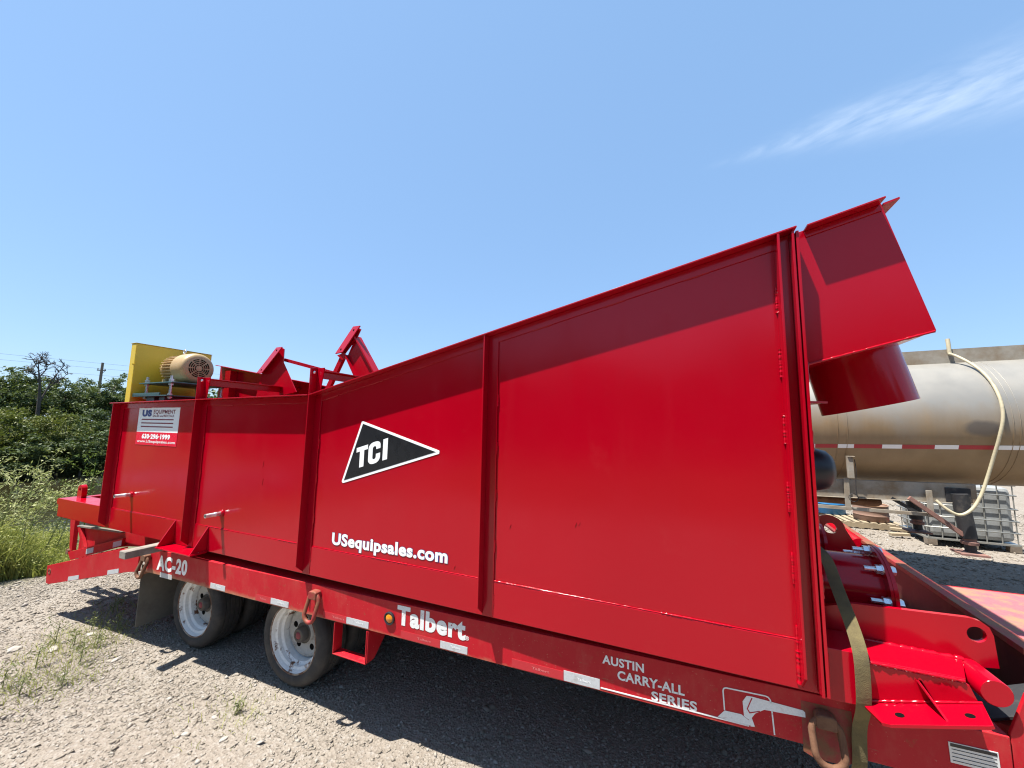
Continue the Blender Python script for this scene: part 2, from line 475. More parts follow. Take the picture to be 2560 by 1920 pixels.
class MB:
    def __init__(s, warp=None):
        s.v = []
        s.f = []
        s.warp = warp
    def add(s, vs, fs):
        k = len(s.v)
        s.v += [tuple(p) for p in vs]
        s.f += [tuple(i + k for i in f) for f in fs]
        return s
    def box(s, x0, x1, y0, y1, z0, z1):
        v = [(x, y, z) for x in (x0, x1) for y in (y0, y1) for z in (z0, z1)]
        return s.add(v, [(0, 1, 3, 2), (4, 6, 7, 5), (0, 4, 5, 1), (2, 3, 7, 6), (0, 2, 6, 4), (1, 5, 7, 3)])
    def prism(s, poly, vec):
        n = len(poly)
        vec = Vector(vec)
        a = [Vector(p) for p in poly]
        b = [p + vec for p in a]
        fs = [tuple(range(n))[::-1], tuple(range(n, 2 * n))]
        fs += [(i, (i + 1) % n, n + (i + 1) % n, n + i) for i in range(n)]
        return s.add(a + b, fs)
    def xz(s, pts, y0, y1):
        return s.prism([(x, y0, z) for x, z in pts], (0, y1 - y0, 0))
    def yz(s, pts, x0, x1):
        return s.prism([(x0, y, z) for y, z in pts], (x1 - x0, 0, 0))
    def xy(s, pts, z0, z1):
        return s.prism([(x, y, z0) for x, y in pts], (0, 0, z1 - z0))
    def obox(s, p0, p1, w, h, up=(0, 0, 1)):
        """bar from p0 to p1, w across, h along up"""
        p0, p1 = Vector(p0), Vector(p1)
        d = (p1 - p0).normalized()
        side = d.cross(Vector(up))
        if side.length < 1e-5:
            side = d.cross(Vector((1, 0, 0)))
        side.normalize()
        u = side.cross(d)
        v = [p + side * a * w / 2 + u * b * h / 2 for p in (p0, p1) for a in (-1, 1) for b in (-1, 1)]
        return s.add(v, [(0, 1, 3, 2), (4, 6, 7, 5), (0, 4, 5, 1), (2, 3, 7, 6), (0, 2, 6, 4), (1, 5, 7, 3)])
    def tube(s, pts, r, n=10, caps=True, closed=False):
        pts = [Vector(p) for p in pts]
        rs = r if isinstance(r, (list, tuple)) else [r] * len(pts)
        k = len(pts)
        rings = []
        ref = None
        for i in range(k):
            if closed:
                d = pts[(i + 1) % k] - pts[i - 1]
            else:
                d = pts[min(i + 1, k - 1)] - pts[max(i - 1, 0)]
            d.normalize()
            if ref is None:
                ref = Vector((0, 0, 1)) if abs(d.z) < 0.9 else Vector((1, 0, 0))
            a = d.cross(ref)
            if a.length < 1e-6:
                a = d.orthogonal()
            a.normalize()
            b = a.cross(d)
            ref = b
            rings.append([pts[i] + (a * math.cos(t) + b * math.sin(t)) * rs[i] for t in [2 * math.pi * j / n for j in range(n)]])
        v = [p for ring in rings for p in ring]
        fs = []
        for i in range(k if closed else k - 1):
            i2 = (i + 1) % k
            for j in range(n):
                fs.append((i * n + j, i2 * n + j, i2 * n + (j + 1) % n, i * n + (j + 1) % n))
        if caps and not closed:
            fs.append(tuple(range(n)))
            fs.append(tuple(range((k - 1) * n, k * n))[::-1])
        return s.add(v, fs)
    def cyl(s, p0, p1, r, n=16):
        return s.tube([p0, p1], r, n)
    def lathe(s, profile, origin, axis, n=32, cap0=False, cap1=False):
        """profile: list of (distance along axis, radius)"""
        o = Vector(origin)
        ax = Vector(axis).normalized()
        a = ax.orthogonal().normalized()
        b = ax.cross(a)
        v = []
        for d, r in profile:
            for j in range(n):
                t = 2 * math.pi * j / n
                v.append(o + ax * d + (a * math.cos(t) + b * math.sin(t)) * r)
        fs = []
        for i in range(len(profile) - 1):
            for j in range(n):
                fs.append((i * n + j, i * n + (j + 1) % n, (i + 1) * n + (j + 1) % n, (i + 1) * n + j))
        if cap0:
            fs.append(tuple(range(n))[::-1])
        if cap1:
            k = (len(profile) - 1) * n
            fs.append(tuple(range(k, k + n)))
        return s.add(v, fs)
    def hexnut(s, c, axis, r, h):
        c = Vector(c)
        ax = Vector(axis).normalized()
        return s.tube([c, c + ax * h], r, 6)
    def weld(s, p0, p1, r, n=26):
        p0, p1 = Vector(p0), Vector(p1)
        pts = [p0.lerp(p1, i / n) for i in range(n + 1)]
        return s.tube(pts, [r * random.uniform(0.68, 1.2) for _ in pts], 6)
    def mesh(s, name, origin=(0, 0, 0), smooth=None):
        me = bpy.data.meshes.new(name)
        vv = [s.warp(*p) for p in s.v] if s.warp else s.v
        o = Vector(origin)
        me.from_pydata([Vector(p) - o for p in vv], [], s.f)
        me.update()
        bm = bmesh.new()
        bm.from_mesh(me)
        bmesh.ops.recalc_face_normals(bm, faces=bm.faces)
        bm.to_mesh(me)
        bm.free()
        return finish(me, smooth)
    def build(s, name, mat, parent=None, smooth=None, bevel=None, loc=None, label=None):
        org = root_loc(parent) if parent is not None else Vector(loc or (0, 0, 0))
        me = s.mesh(name, org, smooth)
        me.materials.append(mat)
        ob = bpy.data.objects.new(name, me)
        link(ob, parent)
        if parent is None:
            ob.location = org
        if bevel:
            b = ob.modifiers.new('bevel', 'BEVEL')
            b.width = bevel
            b.segments = 2
            b.limit_method = 'ANGLE'
            b.angle_limit = math.radians(40)
        if label:
            ob['label'] = label
        if name in ('weld_bead', 'vent_slots', 'cooling_fins', 'paint_run'):
            ob['kind'] = 'stuff'
        return ob

def plate(name, mat, parent, outline, holes, y0, y1, smooth=30, warp=None):
    """flat plate in the XZ plane with round holes, between y0 and y1"""
    cu = bpy.data.curves.new(name, 'CURVE')
    cu.dimensions = '2D'
    cu.fill_mode = 'BOTH'
    cu.extrude = (y1 - y0) / 2
    def spl(pts):
        sp = cu.splines.new('POLY')
        sp.points.add(len(pts) - 1)
        for i, (x, z) in enumerate(pts):
            sp.points[i].co = (x, z, 0, 1)
        sp.use_cyclic_u = True
    spl(outline)
    for (hx, hz, hr) in holes:
        spl([(hx + hr * math.cos(2 * math.pi * k / 20), hz + hr * math.sin(2 * math.pi * k / 20)) for k in range(20)])
    tmp = bpy.data.objects.new('tmp', cu)
    COL.objects.link(tmp)
    dg = bpy.context.evaluated_depsgraph_get()
    me = bpy.data.meshes.new_from_object(tmp.evaluated_get(dg))
    bpy.data.objects.remove(tmp)
    bpy.data.curves.remove(cu)
    org = root_loc(parent)
    yc = (y0 + y1) / 2
    for v in me.vertices:
        p = Vector((v.co.x, yc - v.co.z, v.co.y))
        if warp:
            p = Vector(warp(*p))
        v.co = p - org
    me.name = name
    me.materials.clear()
    me.materials.append(mat)
    ob = bpy.data.objects.new(name, me)
    return link(ob, parent)

_caph = {}
def text_uv(s, bold=0.0):
    cu = bpy.data.curves.new('txt', 'FONT')
    cu.body = s
    cu.offset = bold
    cu.space_character = 1.0 + bold * 1.9
    cu.resolution_u = 4
    tmp = bpy.data.objects.new('tmp', cu)
    COL.objects.link(tmp)
    dg = bpy.context.evaluated_depsgraph_get()
    me = bpy.data.meshes.new_from_object(tmp.evaluated_get(dg))
    bpy.data.objects.remove(tmp)
    bpy.data.curves.remove(cu)
    co = np.array([v.co[:2] for v in me.vertices])
    fs = [tuple(p.vertices) for p in me.polygons]
    bpy.data.meshes.remove(me)
    return co, fs
def lettering(name, s, mat, parent, x0, x1, z0, caph, y, bold=0.0, shear=0.0, slope=0.0, label=None, warp=None, yoff=None):
    """flat letters on a vertical face: x0..x1 wide, cap height caph, baseline z0 at x0"""
    co, fs = text_uv(s, bold)
    if bold not in _caph:
        c2, _ = text_uv('H', bold)
        _caph[bold] = (c2[:, 1].min(), c2[:, 1].max())
    lo, hi = _caph[bold]
    u = (co[:, 0] - co[:, 0].min()) / (co[:, 0].max() - co[:, 0].min())
    v = (co[:, 1] - lo) / (hi - lo)
    X = x0 + u * (x1 - x0) + v * caph * shear
    Z = z0 + v * caph + slope * (X - x0)
    org = root_loc(parent)
    pts = []
    for a, b in zip(X, Z):
        p = (a, y, b)
        if warp:
            p = warp(*p)
        pts.append(Vector(p) - org)
    me = bpy.data.meshes.new(name)
    me.from_pydata(pts, [], fs)
    me.update()
    me.materials.append(mat)
    ob = bpy.data.objects.new(name, me)
    link(ob, parent)
    if label:
        ob['label'] = label
    return ob

# ================================================================== GROUND
def sstep(a, b, x):
    t = np.clip((x - a) / (b - a), 0, 1)
    return t * t * (3 - 2 * t)
def ground_h(X, Y):
    r = np.hypot(X, Y)
    near = sstep(-10.2, -13.6, X)
    far = 1 - sstep(28.6, 33.0, r)
    span = sstep(-40, -30, Y) * (1 - sstep(55, 70, Y))
    h = -1.75 * near * far * span
    far_bank = -0.45 * sstep(-13, -20, X) * sstep(28.6, 33.0, r) * (1 - sstep(45, 60, r))
    bumps = 0.0
    for k, (fx, fy, ph, am) in enumerate([(1.9, 3.1, 0.4, 0.005), (4.3, -2.7, 1.9, 0.003), (-6.1, 5.2, 2.2, 0.002), (9.7, 7.9, 0.9, 0.0012), (-8.3, 11.3, 4.0, 0.0012)]):
        bumps = bumps + am * np.sin(fx * X + fy * Y + ph + 1.4 * np.sin(0.37 * fy * X - 0.41 * fx * Y))
    lumps = bumps + 0.008 * np.sin(X * 2.1 + 1.3 * np.sin(Y * 1.7)) * np.sin(Y * 2.6 + X)
    return h + far_bank + lumps - 0.012 - 0.055 * (1 - sstep(4.2, 6.5, Y))
xs = np.unique(np.concatenate([np.linspace(-900, -90, 12), np.linspace(-90, -36, 28), np.linspace(-36, -8, 90), np.linspace(-8, 4, 170), np.linspace(4, 30, 50), np.linspace(30, 900, 16)]))
ys = np.unique(np.concatenate([np.linspace(-900, -60, 10), np.linspace(-60, -4, 30), np.linspace(-4, 0, 16), np.linspace(0, 6, 96), np.linspace(6, 40, 80), np.linspace(40, 110, 28), np.linspace(110, 1600, 16)]))
XX, YY = np.meshgrid(xs, ys, indexing='ij')
ZZ = ground_h(XX, YY)
nv, mv = len(xs), len(ys)
gv = np.stack([XX.ravel(), YY.ravel(), ZZ.ravel()], 1)
ii, jj = np.meshgrid(np.arange(nv - 1), np.arange(mv - 1), indexing='ij')
a0 = (ii * mv + jj).ravel()
gf = np.stack([a0, a0 + mv, a0 + mv + 1, a0 + 1], 1)
def np_mesh(name, verts, faces):
    me = bpy.data.meshes.new(name)
    nf, k = faces.shape
    me.vertices.add(len(verts))
    me.vertices.foreach_set('co', np.ascontiguousarray(verts, dtype=np.float32).ravel())
    me.loops.add(nf * k)
    me.loops.foreach_set('vertex_index', np.ascontiguousarray(faces, dtype=np.int32).ravel())
    me.polygons.add(nf)
    me.polygons.foreach_set('loop_start', np.arange(0, nf * k, k, dtype=np.int32))
    me.update(calc_edges=True)
    me.validate()
    return me
me = np_mesh('ground', gv, gf)
me.shade_smooth()
me.materials.append(M_gravel)
ground = link(bpy.data.objects.new('ground', me))
ground['kind'] = 'structure'
ground['label'] = 'pale crushed limestone yard with sandy gravel'

wb = MB()
wb.add([(-34, -36, -0.95), (-10.5, -36, -0.95), (-10.5, 62, -0.95), (-34, 62, -0.95)], [(0, 1, 2, 3)])
pond = wb.build('pond_water', M_water)
pond['kind'] = 'structure'
pond['label'] = 'murky olive pond beyond the yard edge'

def stones_mesh(name, X, Y, size):
    n = len(X)
    base = np.array([(1, 0, 0), (-1, 0, 0), (0, 1, 0), (0, -1, 0), (0, 0, 1), (0, 0, -1)], float)
    tri = np.array([(0, 2, 4), (2, 1, 4), (1, 3, 4), (3, 0, 4), (2, 0, 5), (1, 2, 5), (3, 1, 5), (0, 3, 5)])
    v = np.repeat(base[None], n, 0)
    v = v * rng.uniform(0.55, 1.3, (n, 6, 1)) + rng.normal(0, 0.14, (n, 6, 3))
    sc = np.stack([rng.uniform(0.7, 1.4, n), rng.uniform(0.6, 1.1, n), rng.uniform(0.35, 0.7, n)], 1)
    v = v * sc[:, None, :] * size[:, None, None]
    t = rng.uniform(0, 2 * np.pi, n)
    c, s = np.cos(t)[:, None], np.sin(t)[:, None]
    x = v[:, :, 0] * c - v[:, :, 1] * s
    y = v[:, :, 0] * s + v[:, :, 1] * c
    z = v[:, :, 2]
    tl = rng.normal(0, 0.3, (n, 1))
    z = z + x * tl
    P = np.stack([x + X[:, None], y + Y[:, None], z + ground_h(X, Y)[:, None] + size[:, None] * 0.12], 2)
    F = tri[None] + (np.arange(n) * 6)[:, None, None]
    return np_mesh(name, P.reshape(-1, 3), F.reshape(-1, 3))
N1 = 130000
X1 = rng.uniform(-7.6, 1.4, N1)
Y1 = 0.5 + rng.uniform(0, 1, N1) ** 0.9 * 3.2
S1 = np.clip(rng.lognormal(math.log(0.0072), 0.42, N1), 0.004, 0.032)
N2 = 16000
X2 = rng.uniform(1.5, 8.0, N2)
Y2 = rng.uniform(4.6, 15, N2)
S2 = np.clip(rng.lognormal(math.log(0.018), 0.4, N2), 0.008, 0.05)
N3 = 9000
X3 = rng.uniform(-9.5, -6.0, N3)
Y3 = rng.uniform(0.8, 6, N3)
S3 = np.clip(rng.lognormal(math.log(0.010), 0.5, N3), 0.005, 0.04)
patch = np.sin(X1 * 1.7 + 1.2 * np.sin(Y1 * 2.1)) * np.sin(Y1 * 2.6 + 0.8 * np.sin(X1 * 1.3)) + 0.5 * np.sin(X1 * 5.1 + Y1 * 3.3)
kp = rng.uniform(0, 1, N1) < np.clip(0.62 + 0.4 * patch, 0.16, 1.0)
X1, Y1, S1 = X1[kp], Y1[kp], S1[kp]
N4 = 1500
X4 = rng.uniform(-7.4, 0.8, N4)
Y4 = rng.uniform(0.6, 3.2, N4)
S4 = np.clip(rng.lognormal(math.log(0.014), 0.3, N4), 0.009, 0.026)
X1, Y1, S1 = np.concatenate([X1, X4]), np.concatenate([Y1, Y4]), np.concatenate([S1, S4])
me = stones_mesh('gravel', np.concatenate([X1, X2, X3]), np.concatenate([Y1, Y2, Y3]), np.concatenate([S1, S2, S3]))
me.materials.append(M_stone)
gravel = link(bpy.data.objects.new('gravel', me))
tag(gravel, 'loose pale limestone chips strewn over the yard', 'gravel', kind='stuff')

# ================================================================== SAND SCREW WASHER (the big red machine)
WY, FY = 2.1, 3.02
W = thing('screw_washer', 'big glossy red steel washing machine with tall side wall riding on the trailer', 'machine', (-2.4, 2.56, 0.9))
def topz(x):
    if x < -2.516:
        return 2.15 + (x + 5.35) * 0.01341
    return 2.188 + (x + 2.516) * 0.2365
wall = [(-5.35, 1.095), (0.52, 1.095), (0.52, topz(0.52) - 0.002), (-2.516, 2.186), (-5.35, 2.148)]
MB().xz(wall, WY, WY + 0.008).build('side_panel', M_red, W, label='tall red side wall towards the camera, sunlit')
farw = [(-5.36, 1.095), (0.52, 1.095), (0.52, topz(0.52)), (-1.2, 2.47), (-2.9, 2.28), (-5.32, 2.68), (-5.36, 2.68)]
MB().xz(farw, FY, FY + 0.008).build('side_panel', M_red, W, label='far red side wall with raised rear corner')
fb = MB()
fb.obox((-5.34, 2.985, 2.683), (-2.9, 2.985, 2.283), 0.075, 0.008)
fb.obox((-2.9, 2.985, 2.288), (-1.2, 2.985, 2.478), 0.075, 0.008)
fb.build('top_flange', M_red, W)
for x in (-5.06, -3.55):
    MB().box(x - 0.05, x + 0.05, 2.94, FY - 0.001, 1.3, 2.60 if x < -4 else 2.34).build('wall_stiffener', M_red, W)
MB().box(-5.358, -5.351, WY + 0.009, FY - 0.001, 1.095, 2.14).build('end_wall', M_red, W)
# sloping trough floor seen from above
MB().prism([(-5.34, WY + 0.01, 1.5), (-5.34, FY - 0.01, 1.5), (0.5, FY - 0.01, 1.3), (0.5, WY + 0.01, 1.3)], (0, 0, 0.01)).build('trough_floor', M_red, W)

def edge_angle(p0, p1, y_in, y_out, drop=0.05, t=0.008, parent=W, name='top_flange'):
    p0, p1 = Vector((p0[0], 0, p0[1])), Vector((p1[0], 0, p1[1]))
    d = (p1 - p0).normalized()
    n = Vector((-d.z, 0, d.x))
    mb = MB()
    mb.prism([p0 + Vector((0, y_out, 0)), p1 + Vector((0, y_out, 0)), p1 + Vector((0, y_in, 0)), p0 + Vector((0, y_in, 0))], n * -t)
    q0, q1 = p0 - n * (t + 0.001), p1 - n * (t + 0.001)
    mb.prism([q0 + Vector((0, y_in - t, 0)), q1 + Vector((0, y_in - t, 0)), q1 + Vector((0, y_in - 0.0005, 0)), q0 + Vector((0, y_in - 0.0005, 0))], n * -drop)
    # stitch welds below the leg
    L = (q1 - q0).length
    k = int(L / 0.42)
    for i in range(k):
        a = q0 + d * (0.1 + i * 0.42) - n * drop
        b = a + d * 0.12
        mb.weld(a + Vector((0, y_in - 0.004, 0)), b + Vector((0, y_in - 0.004, 0)), 0.004, 14)
    return mb.build(name, M_red, parent, bevel=0.0015)
edge_angle((-5.395, 2.15), (-2.528, 2.188), WY, 2.029)
edge_angle((-2.514, 2.188), (0.522, 2.188 + 3.036 * 0.2365), WY, 2.029)

def angle_post(c, top, base=0.905, extend=False):
    mb = MB()
    mb.yz([(2.0995, base), (2.032, base + 0.058), (2.032, top), (2.0995, top)], c - 0.008, c)
    if extend:
        # the flat leg tapers where it rises above the wall
        zt = topz(c) - 0.008
        mb.xz([(c, base), (c + 0.065, base), (c + 0.065, zt - 0.01), (c, zt - 0.01)], 2.0905, 2.0993)
        mb.xz([(c, zt + 0.012), (c + 0.038, zt + 0.012), (c + 0.070, top), (c, top)], 2.0905, 2.0993)
    else:
        mb.xz([(c, base), (c + 0.065, base), (c + 0.065, topz(c) - 0.02), (c, topz(c) - 0.02)], 2.0905, 2.0993)
    ob = mb.build('wall_post', M_red, W, bevel=0.0015)
    wb = MB()
    z = base + 0.05
    while z < topz(c) - 0.2:
        wb.weld((c + 0.067, 2.0955, z), (c + 0.067, 2.0955, z + 0.07), 0.0045, 10)
        z += random.uniform(0.24, 0.33)
    wb.build('weld_bead', M_red, ob, 50)
    return ob
angle_post(-5.324, topz(-5.324) - 0.009)
p2 = angle_post(-3.915, 2.368, extend=True)
p3 = angle_post(-2.512, 2.394, extend=True)
angle_post(-1.056, topz(-1.056) - 0.009)
for p, c, z in ((p2, -3.915, 2.338), (p3, -2.512, 2.356)):
    b = MB()
    b.lathe([(0, 0.012), (0.004, 0.012), (0.009, 0.007), (0.010, 0.0)], (c, 2.065, z), (1, 0, 0), 12)
    b.build('bolt_head', M_zinc, p, 40)
    b = MB()
    b.box(c + 0.002, c + 0.010, 2.10, FY, z - 0.04, z + 0.022)
    b.box(c + 0.010, c + 0.05, 2.10, FY, z + 0.014, z + 0.022)
    b.build('cross_brace', M_red, W, bevel=0.0015)

# front corner post: a channel and the bolted end flange
mb = MB()
TZ = topz(0.45) - 0.012
mb.yz([(2.0995, 0.905), (2.025, 0.975), (2.025, TZ), (2.0995, TZ)], 0.445, 0.455)
mb.xz([(0.455, 0.905), (0.503, 0.905), (0.503, TZ), (0.455, TZ)], 2.0905, 2.0993)
mb.yz([(2.0995, 0.905), (2.034, 0.915), (2.034, TZ + 0.005), (2.0995, TZ + 0.005)], 0.503, 0.513)
mb.yz([(FY, 0.905), (2.04, 0.915), (2.04, TZ + 0.008), (FY, TZ + 0.008)], 0.5205, 0.532)
post5 = mb.build('corner_post', M_red, W, bevel=0.0015)
wb = MB()
z = 1.02
while z < 2.7:
    wb.weld((0.4435, 2.0965, z), (0.4435, 2.0965, z + 0.13), 0.0065, 34)
    wb.weld((0.515, 2.055, z + 0.08), (0.515, 2.055, z + 0.2), 0.0055, 16)
    wb.weld((0.5345, 2.06, z - 0.03), (0.5345, 2.06, z + 0.06), 0.005, 12)
    z += 0.30
wb.weld((0.442, 2.0915, 0.915), (0.442, 2.0915, 1.05), 0.010, 24)
wb.build('weld_bead', M_red, post5, 60)

# base beams (skirt) and rear cross member
MB().box(-6.395, 0.535, 2.094, 2.29, 0.897, 1.093).build('base_beam', M_red, W, bevel=0.004, label='near base beam running below the wall')
MB().box(-6.395, 0.66, 2.83, 3.026, 0.897, 1.093).build('base_beam', M_red, W, bevel=0.004, label='far base beam, mostly hidden')
MB().box(-6.393, -6.30, 2.291, 2.829, 0.94, 1.085).build('cross_beam', M_red, W, bevel=0.004)
wb = MB()
wb.weld((-5.25, 2.0972, 1.0955), (0.44, 2.0972, 1.0955), 0.0034, 420)
for a in np.arange(-4.6, 0.3, 0.9):
    wb.weld((a, 2.0968, 1.0960), (a + 0.3, 2.0968, 1.0960), 0.0045, 44)
wb.build('weld_bead', M_red, W, 60)
# lifting eye on the rear corner, small ring at the end
lug = [(-6.30, 1.09), (-6.30, 1.17)] + [(-6.25 - 0.05 * math.cos(t), 1.185 + 0.05 * math.sin(t)) for t in np.linspace(0, math.pi, 9)] + [(-6.20, 1.17), (-6.20, 1.09)]
plate('lifting_eye', M_red, W, lug, [(-6.25, 1.185, 0.019)], 2.20, 2.245)
MB().lathe([(0, 0.034), (0.03, 0.034)], (-6.425, 2.10, 1.055), (0, 1, 0), 16, True, True).build('end_ring', M_red, W, 40)

# foot bracket on the rail
mb = MB()
mb.box(-4.15, -3.64, 1.968, 2.0935, 0.886, 0.897)
for x in (-4.14, -3.66):
    mb.yz([(2.0935, 1.098), (2.0935, 0.8975), (1.972, 0.8975)], x, x + 0.009)
mb.weld((-3.65, 2.088, 0.90), (-3.65, 1.98, 0.90), 0.006, 14)
foot = mb.build('foot_bracket', M_red, W, bevel=0.0015)

# wash water nipples
for x, z in ((-4.925, 1.254), (-3.506, 1.218)):
    nb = MB()
    nb.lathe([(0.0, 0.0165), (0.03, 0.0165), (0.034, 0.0185), (0.046, 0.0185), (0.05, 0.0165), (0.118, 0.0165), (0.118, 0.0125), (0.06, 0.0125), (0.06, 0.0)], (x, 2.092, z), (0, -1, 0), 20)
    nip = nb.build('water_nipple', M_nipple, W, 40)
    cb = MB()
    cb.lathe([(0, 0.028), (0.012, 0.026), (0.016, 0.018)], (x, 2.0995, z), (0, -1, 0), 18)
    cb.build('collar', M_red, nip, 50)

# discharge box at the front top and its round spout
chq = [(0.534, 2.905), (0.855, 2.985), (0.992, 2.397), (0.534, 2.274)]
MB().xz(chq, 2.112, FY - 0.02).build('discharge_box', M_red, W, bevel=0.002, label='tilted red discharge box jutting off the front end')
edge_angle((0.566, 2.911), (0.846, 2.9835), 2.112, 2.046, drop=0.028)
mb = MB()
e = Vector((0.97, 0, 0.243))
p = Vector((0.862, 0, 2.984))
mb.prism([p + Vector((0, 2.112, 0)), p + e * 0.055 + Vector((0, 2.105, 0)), p + e * 0.055 + Vector((0, 3.0, 0)), p + Vector((0, 3.0, 0))], (0.002, 0, -0.008))
mb.build('end_lip', M_red, W)
wb = MB()
wb.weld((0.55, 2.110, 2.276), (0.985, 2.110, 2.394), 0.006, 60)
wb.build('weld_bead', M_red, W, 60)
ax = Vector((0.225, 0, -0.974))
MB().lathe([(-0.08, 0.19), (0.235, 0.19), (0.235, 0.182), (-0.08, 0.182)], Vector((0.835, 2.5, 2.33)), ax, 48).build('discharge_spout', M_red, W, 40)
# small gusset shelf and rubber bearing cover on the end plate
MB().xy([(0.5335, 2.075), (0.615, 2.12), (0.5335, 2.32)], 2.10, 2.109).build('shelf_gusset', M_red, W)
MB().lathe([(0, 0.115), (0.14, 0.113), (0.19, 0.100), (0.215, 0.075), (0.222, 0.0)], (0.533, 2.60, 1.775), (1, 0, 0), 36).build('bearing_cover', M_boot, W, 45)
for y, z in ((2.49, 1.885), (2.485, 1.665), (2.71, 1.885), (2.71, 1.665)):
    MB().hexnut((0.5335, y, z), (1, 0, 0), 0.012, 0.02).build('cover_bolt', M_zinc, W)

# front base: ledge, slanted foot plate, hole plate, round bar
mb = MB()
mb.box(0.5355, 0.66, 2.098, 2.29, 0.885, 1.085)
mb.xz([(0.661, 0.893), (0.996, 0.982), (0.972, 1.046), (0.962, 1.052), (0.661, 1.052)], 2.10, 2.112)
mb.prism([(0.661, 2.105, 1.053), (0.965, 2.105, 1.053), (1.055, 2.31, 1.045), (0.661, 2.31, 1.058)], (0, 0, 0.012))
mb.build('front_base', M_red, W, bevel=0.003)
mb = MB()
q = [(0.648, 2.098, 0.888), (1.005, 2.098, 0.981), (0.968, 1.976, 0.976), (0.955, 1.972, 0.972), (0.69, 1.972, 0.90), (0.668, 1.985, 0.893)]
mb.prism(q, (-0.004, 0, 0.013))
mb.build('foot_plate', M_red, W, bevel=0.002)
for x, z in ((0.735, 0.9245), (0.93, 0.977)):
    MB().lathe([(0, 0.014), (0.0015, 0.014), (0.0015, 0.0)], (x, 2.025, z - 0.0005), (-0.25, 0, 0.97), 18).build('bolt_hole', M_dark, W)
MB().prism([(0.818, 2.098, 1.03), (0.826, 2.098, 1.03), (0.862, 2.098, 0.96), (0.854, 1.978, 0.948)], (0.009, 0, 0.0)).build('foot_gusset', M_red, W)
mb = MB()
mb.weld((0.661, 2.1, 1.058), (0.96, 2.1, 1.058), 0.007, 50)
mb.weld((0.70, 2.296, 1.062), (1.05, 2.296, 1.056), 0.012, 50)
mb.weld((0.66, 2.098, 0.91), (1.0, 2.098, 0.996), 0.006, 40)
mb.build('weld_bead', M_red, W, 60)
hp = [(0.60, 1.05), (0.60, 1.178), (0.70, 1.207), (1.085, 1.222), (1.118, 1.215), (1.142, 1.196), (1.152, 1.165), (1.158, 1.045), (1.05, 1.03)]
plate('lug_plate', M_red, W, hp, [(1.102, 1.161, 0.030)], 2.30, 2.322)
MB().lathe([(0, 0.0), (0, 0.044), (0.004, 0.047), (0.85, 0.047), (0.85, 0)], (1.068, 2.15, 1.014), (0, 1, 0), 28).build('pivot_bar', M_red, W, 40)
# drain tube with bolted flange
PC = (2.57, 1.21)
MB().lathe([(0, 0.152), (0.35, 0.152)], (0.535, *PC), (1, 0, 0), 44).build('drain_tube', M_red, W, 40)
fl = MB().lathe([(0, 0.0), (0, 0.2), (0.012, 0.2), (0.012, 0.203), (0.027, 0.203), (0.027, 0.0)], (0.868, *PC), (1, 0, 0), 48).build('tube_flange', M_red, W, 30)
for k in range(8):
    t = math.radians(k * 45 + 1)
    y, z = PC[0] + 0.178 * math.cos(t), PC[1] + 0.178 * math.sin(t)
    b = MB()
    b.cyl((0.80, y, z), (0.905, y, z), 0.0105, 10)
    b.hexnut((0.842, y, z), (1, 0, 0), 0.021, 0.022)
    b.tube([(0.864, y, z), (0.868, y, z)], 0.024, 14)
    b.hexnut((0.8955, y, z), (1, 0, 0), 0.021, 0.018)
    b.build('flange_bolt', M_zinc, fl, 35)
# second smaller tube and lifting lug on the far side
MB().lathe([(0, 0.085), (0.27, 0.085)], (0.535, 3.10, 1.28), (1, 0, 0), 28).build('overflow_tube', M_red, W, 40)
MB().lathe([(0, 0.0), (0, 0.118), (0.016, 0.118), (0.016, 0.0)], (0.80, 3.10, 1.28), (1, 0, 0), 32).build('tube_flange', M_red, W, 30)
arch = [(0.80, 1.09), (0.80, 1.36)] + [(0.888 - 0.088 * math.cos(t), 1.36 + 0.075 * math.sin(t)) for t in np.linspace(0.15, math.pi - 0.15, 9)] + [(0.976, 1.36), (1.03, 1.25), (1.06, 1.09)]
plate('lifting_lug', M_red, W, arch, [(0.90, 1.352, 0.034)], 3.22, 3.24)
MB().box(0.5355, 1.0, 2.84, 3.02, 0.90, 1.12).build('front_base', M_red, W, bevel=0.003)

# hoisting frame and bearing gusset standing up inside the tub
mb = MB()
a, b_ = Vector((-4.29, 2.785, 2.52)), Vector((-3.998, 2.785, 2.79))
c_, d_ = Vector((-3.857, 2.75, 2.782)), Vector((-4.15, 2.75, 2.513))
mb.prism([a, b_, c_, d_], (0.003, 0.008, -0.003))
mb.xz([(-4.226, 2.51), (-3.928, 2.785), (-3.897, 2.769), (-3.893, 2.623), (-3.655, 2.30), (-4.30, 2.20)], 2.802, 2.812)
gus = mb.build('bearing_gusset', M_red, W)
for t in (0.12, 0.88):
    mb = MB()
    c = a.lerp(b_, t).lerp(d_.lerp(c_, t), 0.5)
    n = (b_ - a).cross(d_ - a).normalized()
    if n.y > 0:
        n = -n
    mb.tube([c + n * 0.0006, c + n * 0.0022], 0.011, 12)
    mb.build('bolt_hole', M_dark, gus)
mb = MB()
mb.obox((-3.93, 2.85, 2.66), (-3.05, 3.0, 2.44), 0.03, 0.035)
mb.build('cross_brace', M_red, W)
mb = MB()
P1, P2, P3, P4 = Vector((-2.90, 2.588, 2.62)), Vector((-2.70, 2.588, 2.86)), Vector((-2.586, 2.555, 2.85)), Vector((-2.776, 2.555, 2.622))
mb.prism([P1, P2, P3, P4], (0.003, 0.009, -0.003))
mb.xz([(-2.672, 2.768), (-2.655, 2.768), (-2.365, 2.37), (-2.382, 2.37)], 2.568, 2.65)
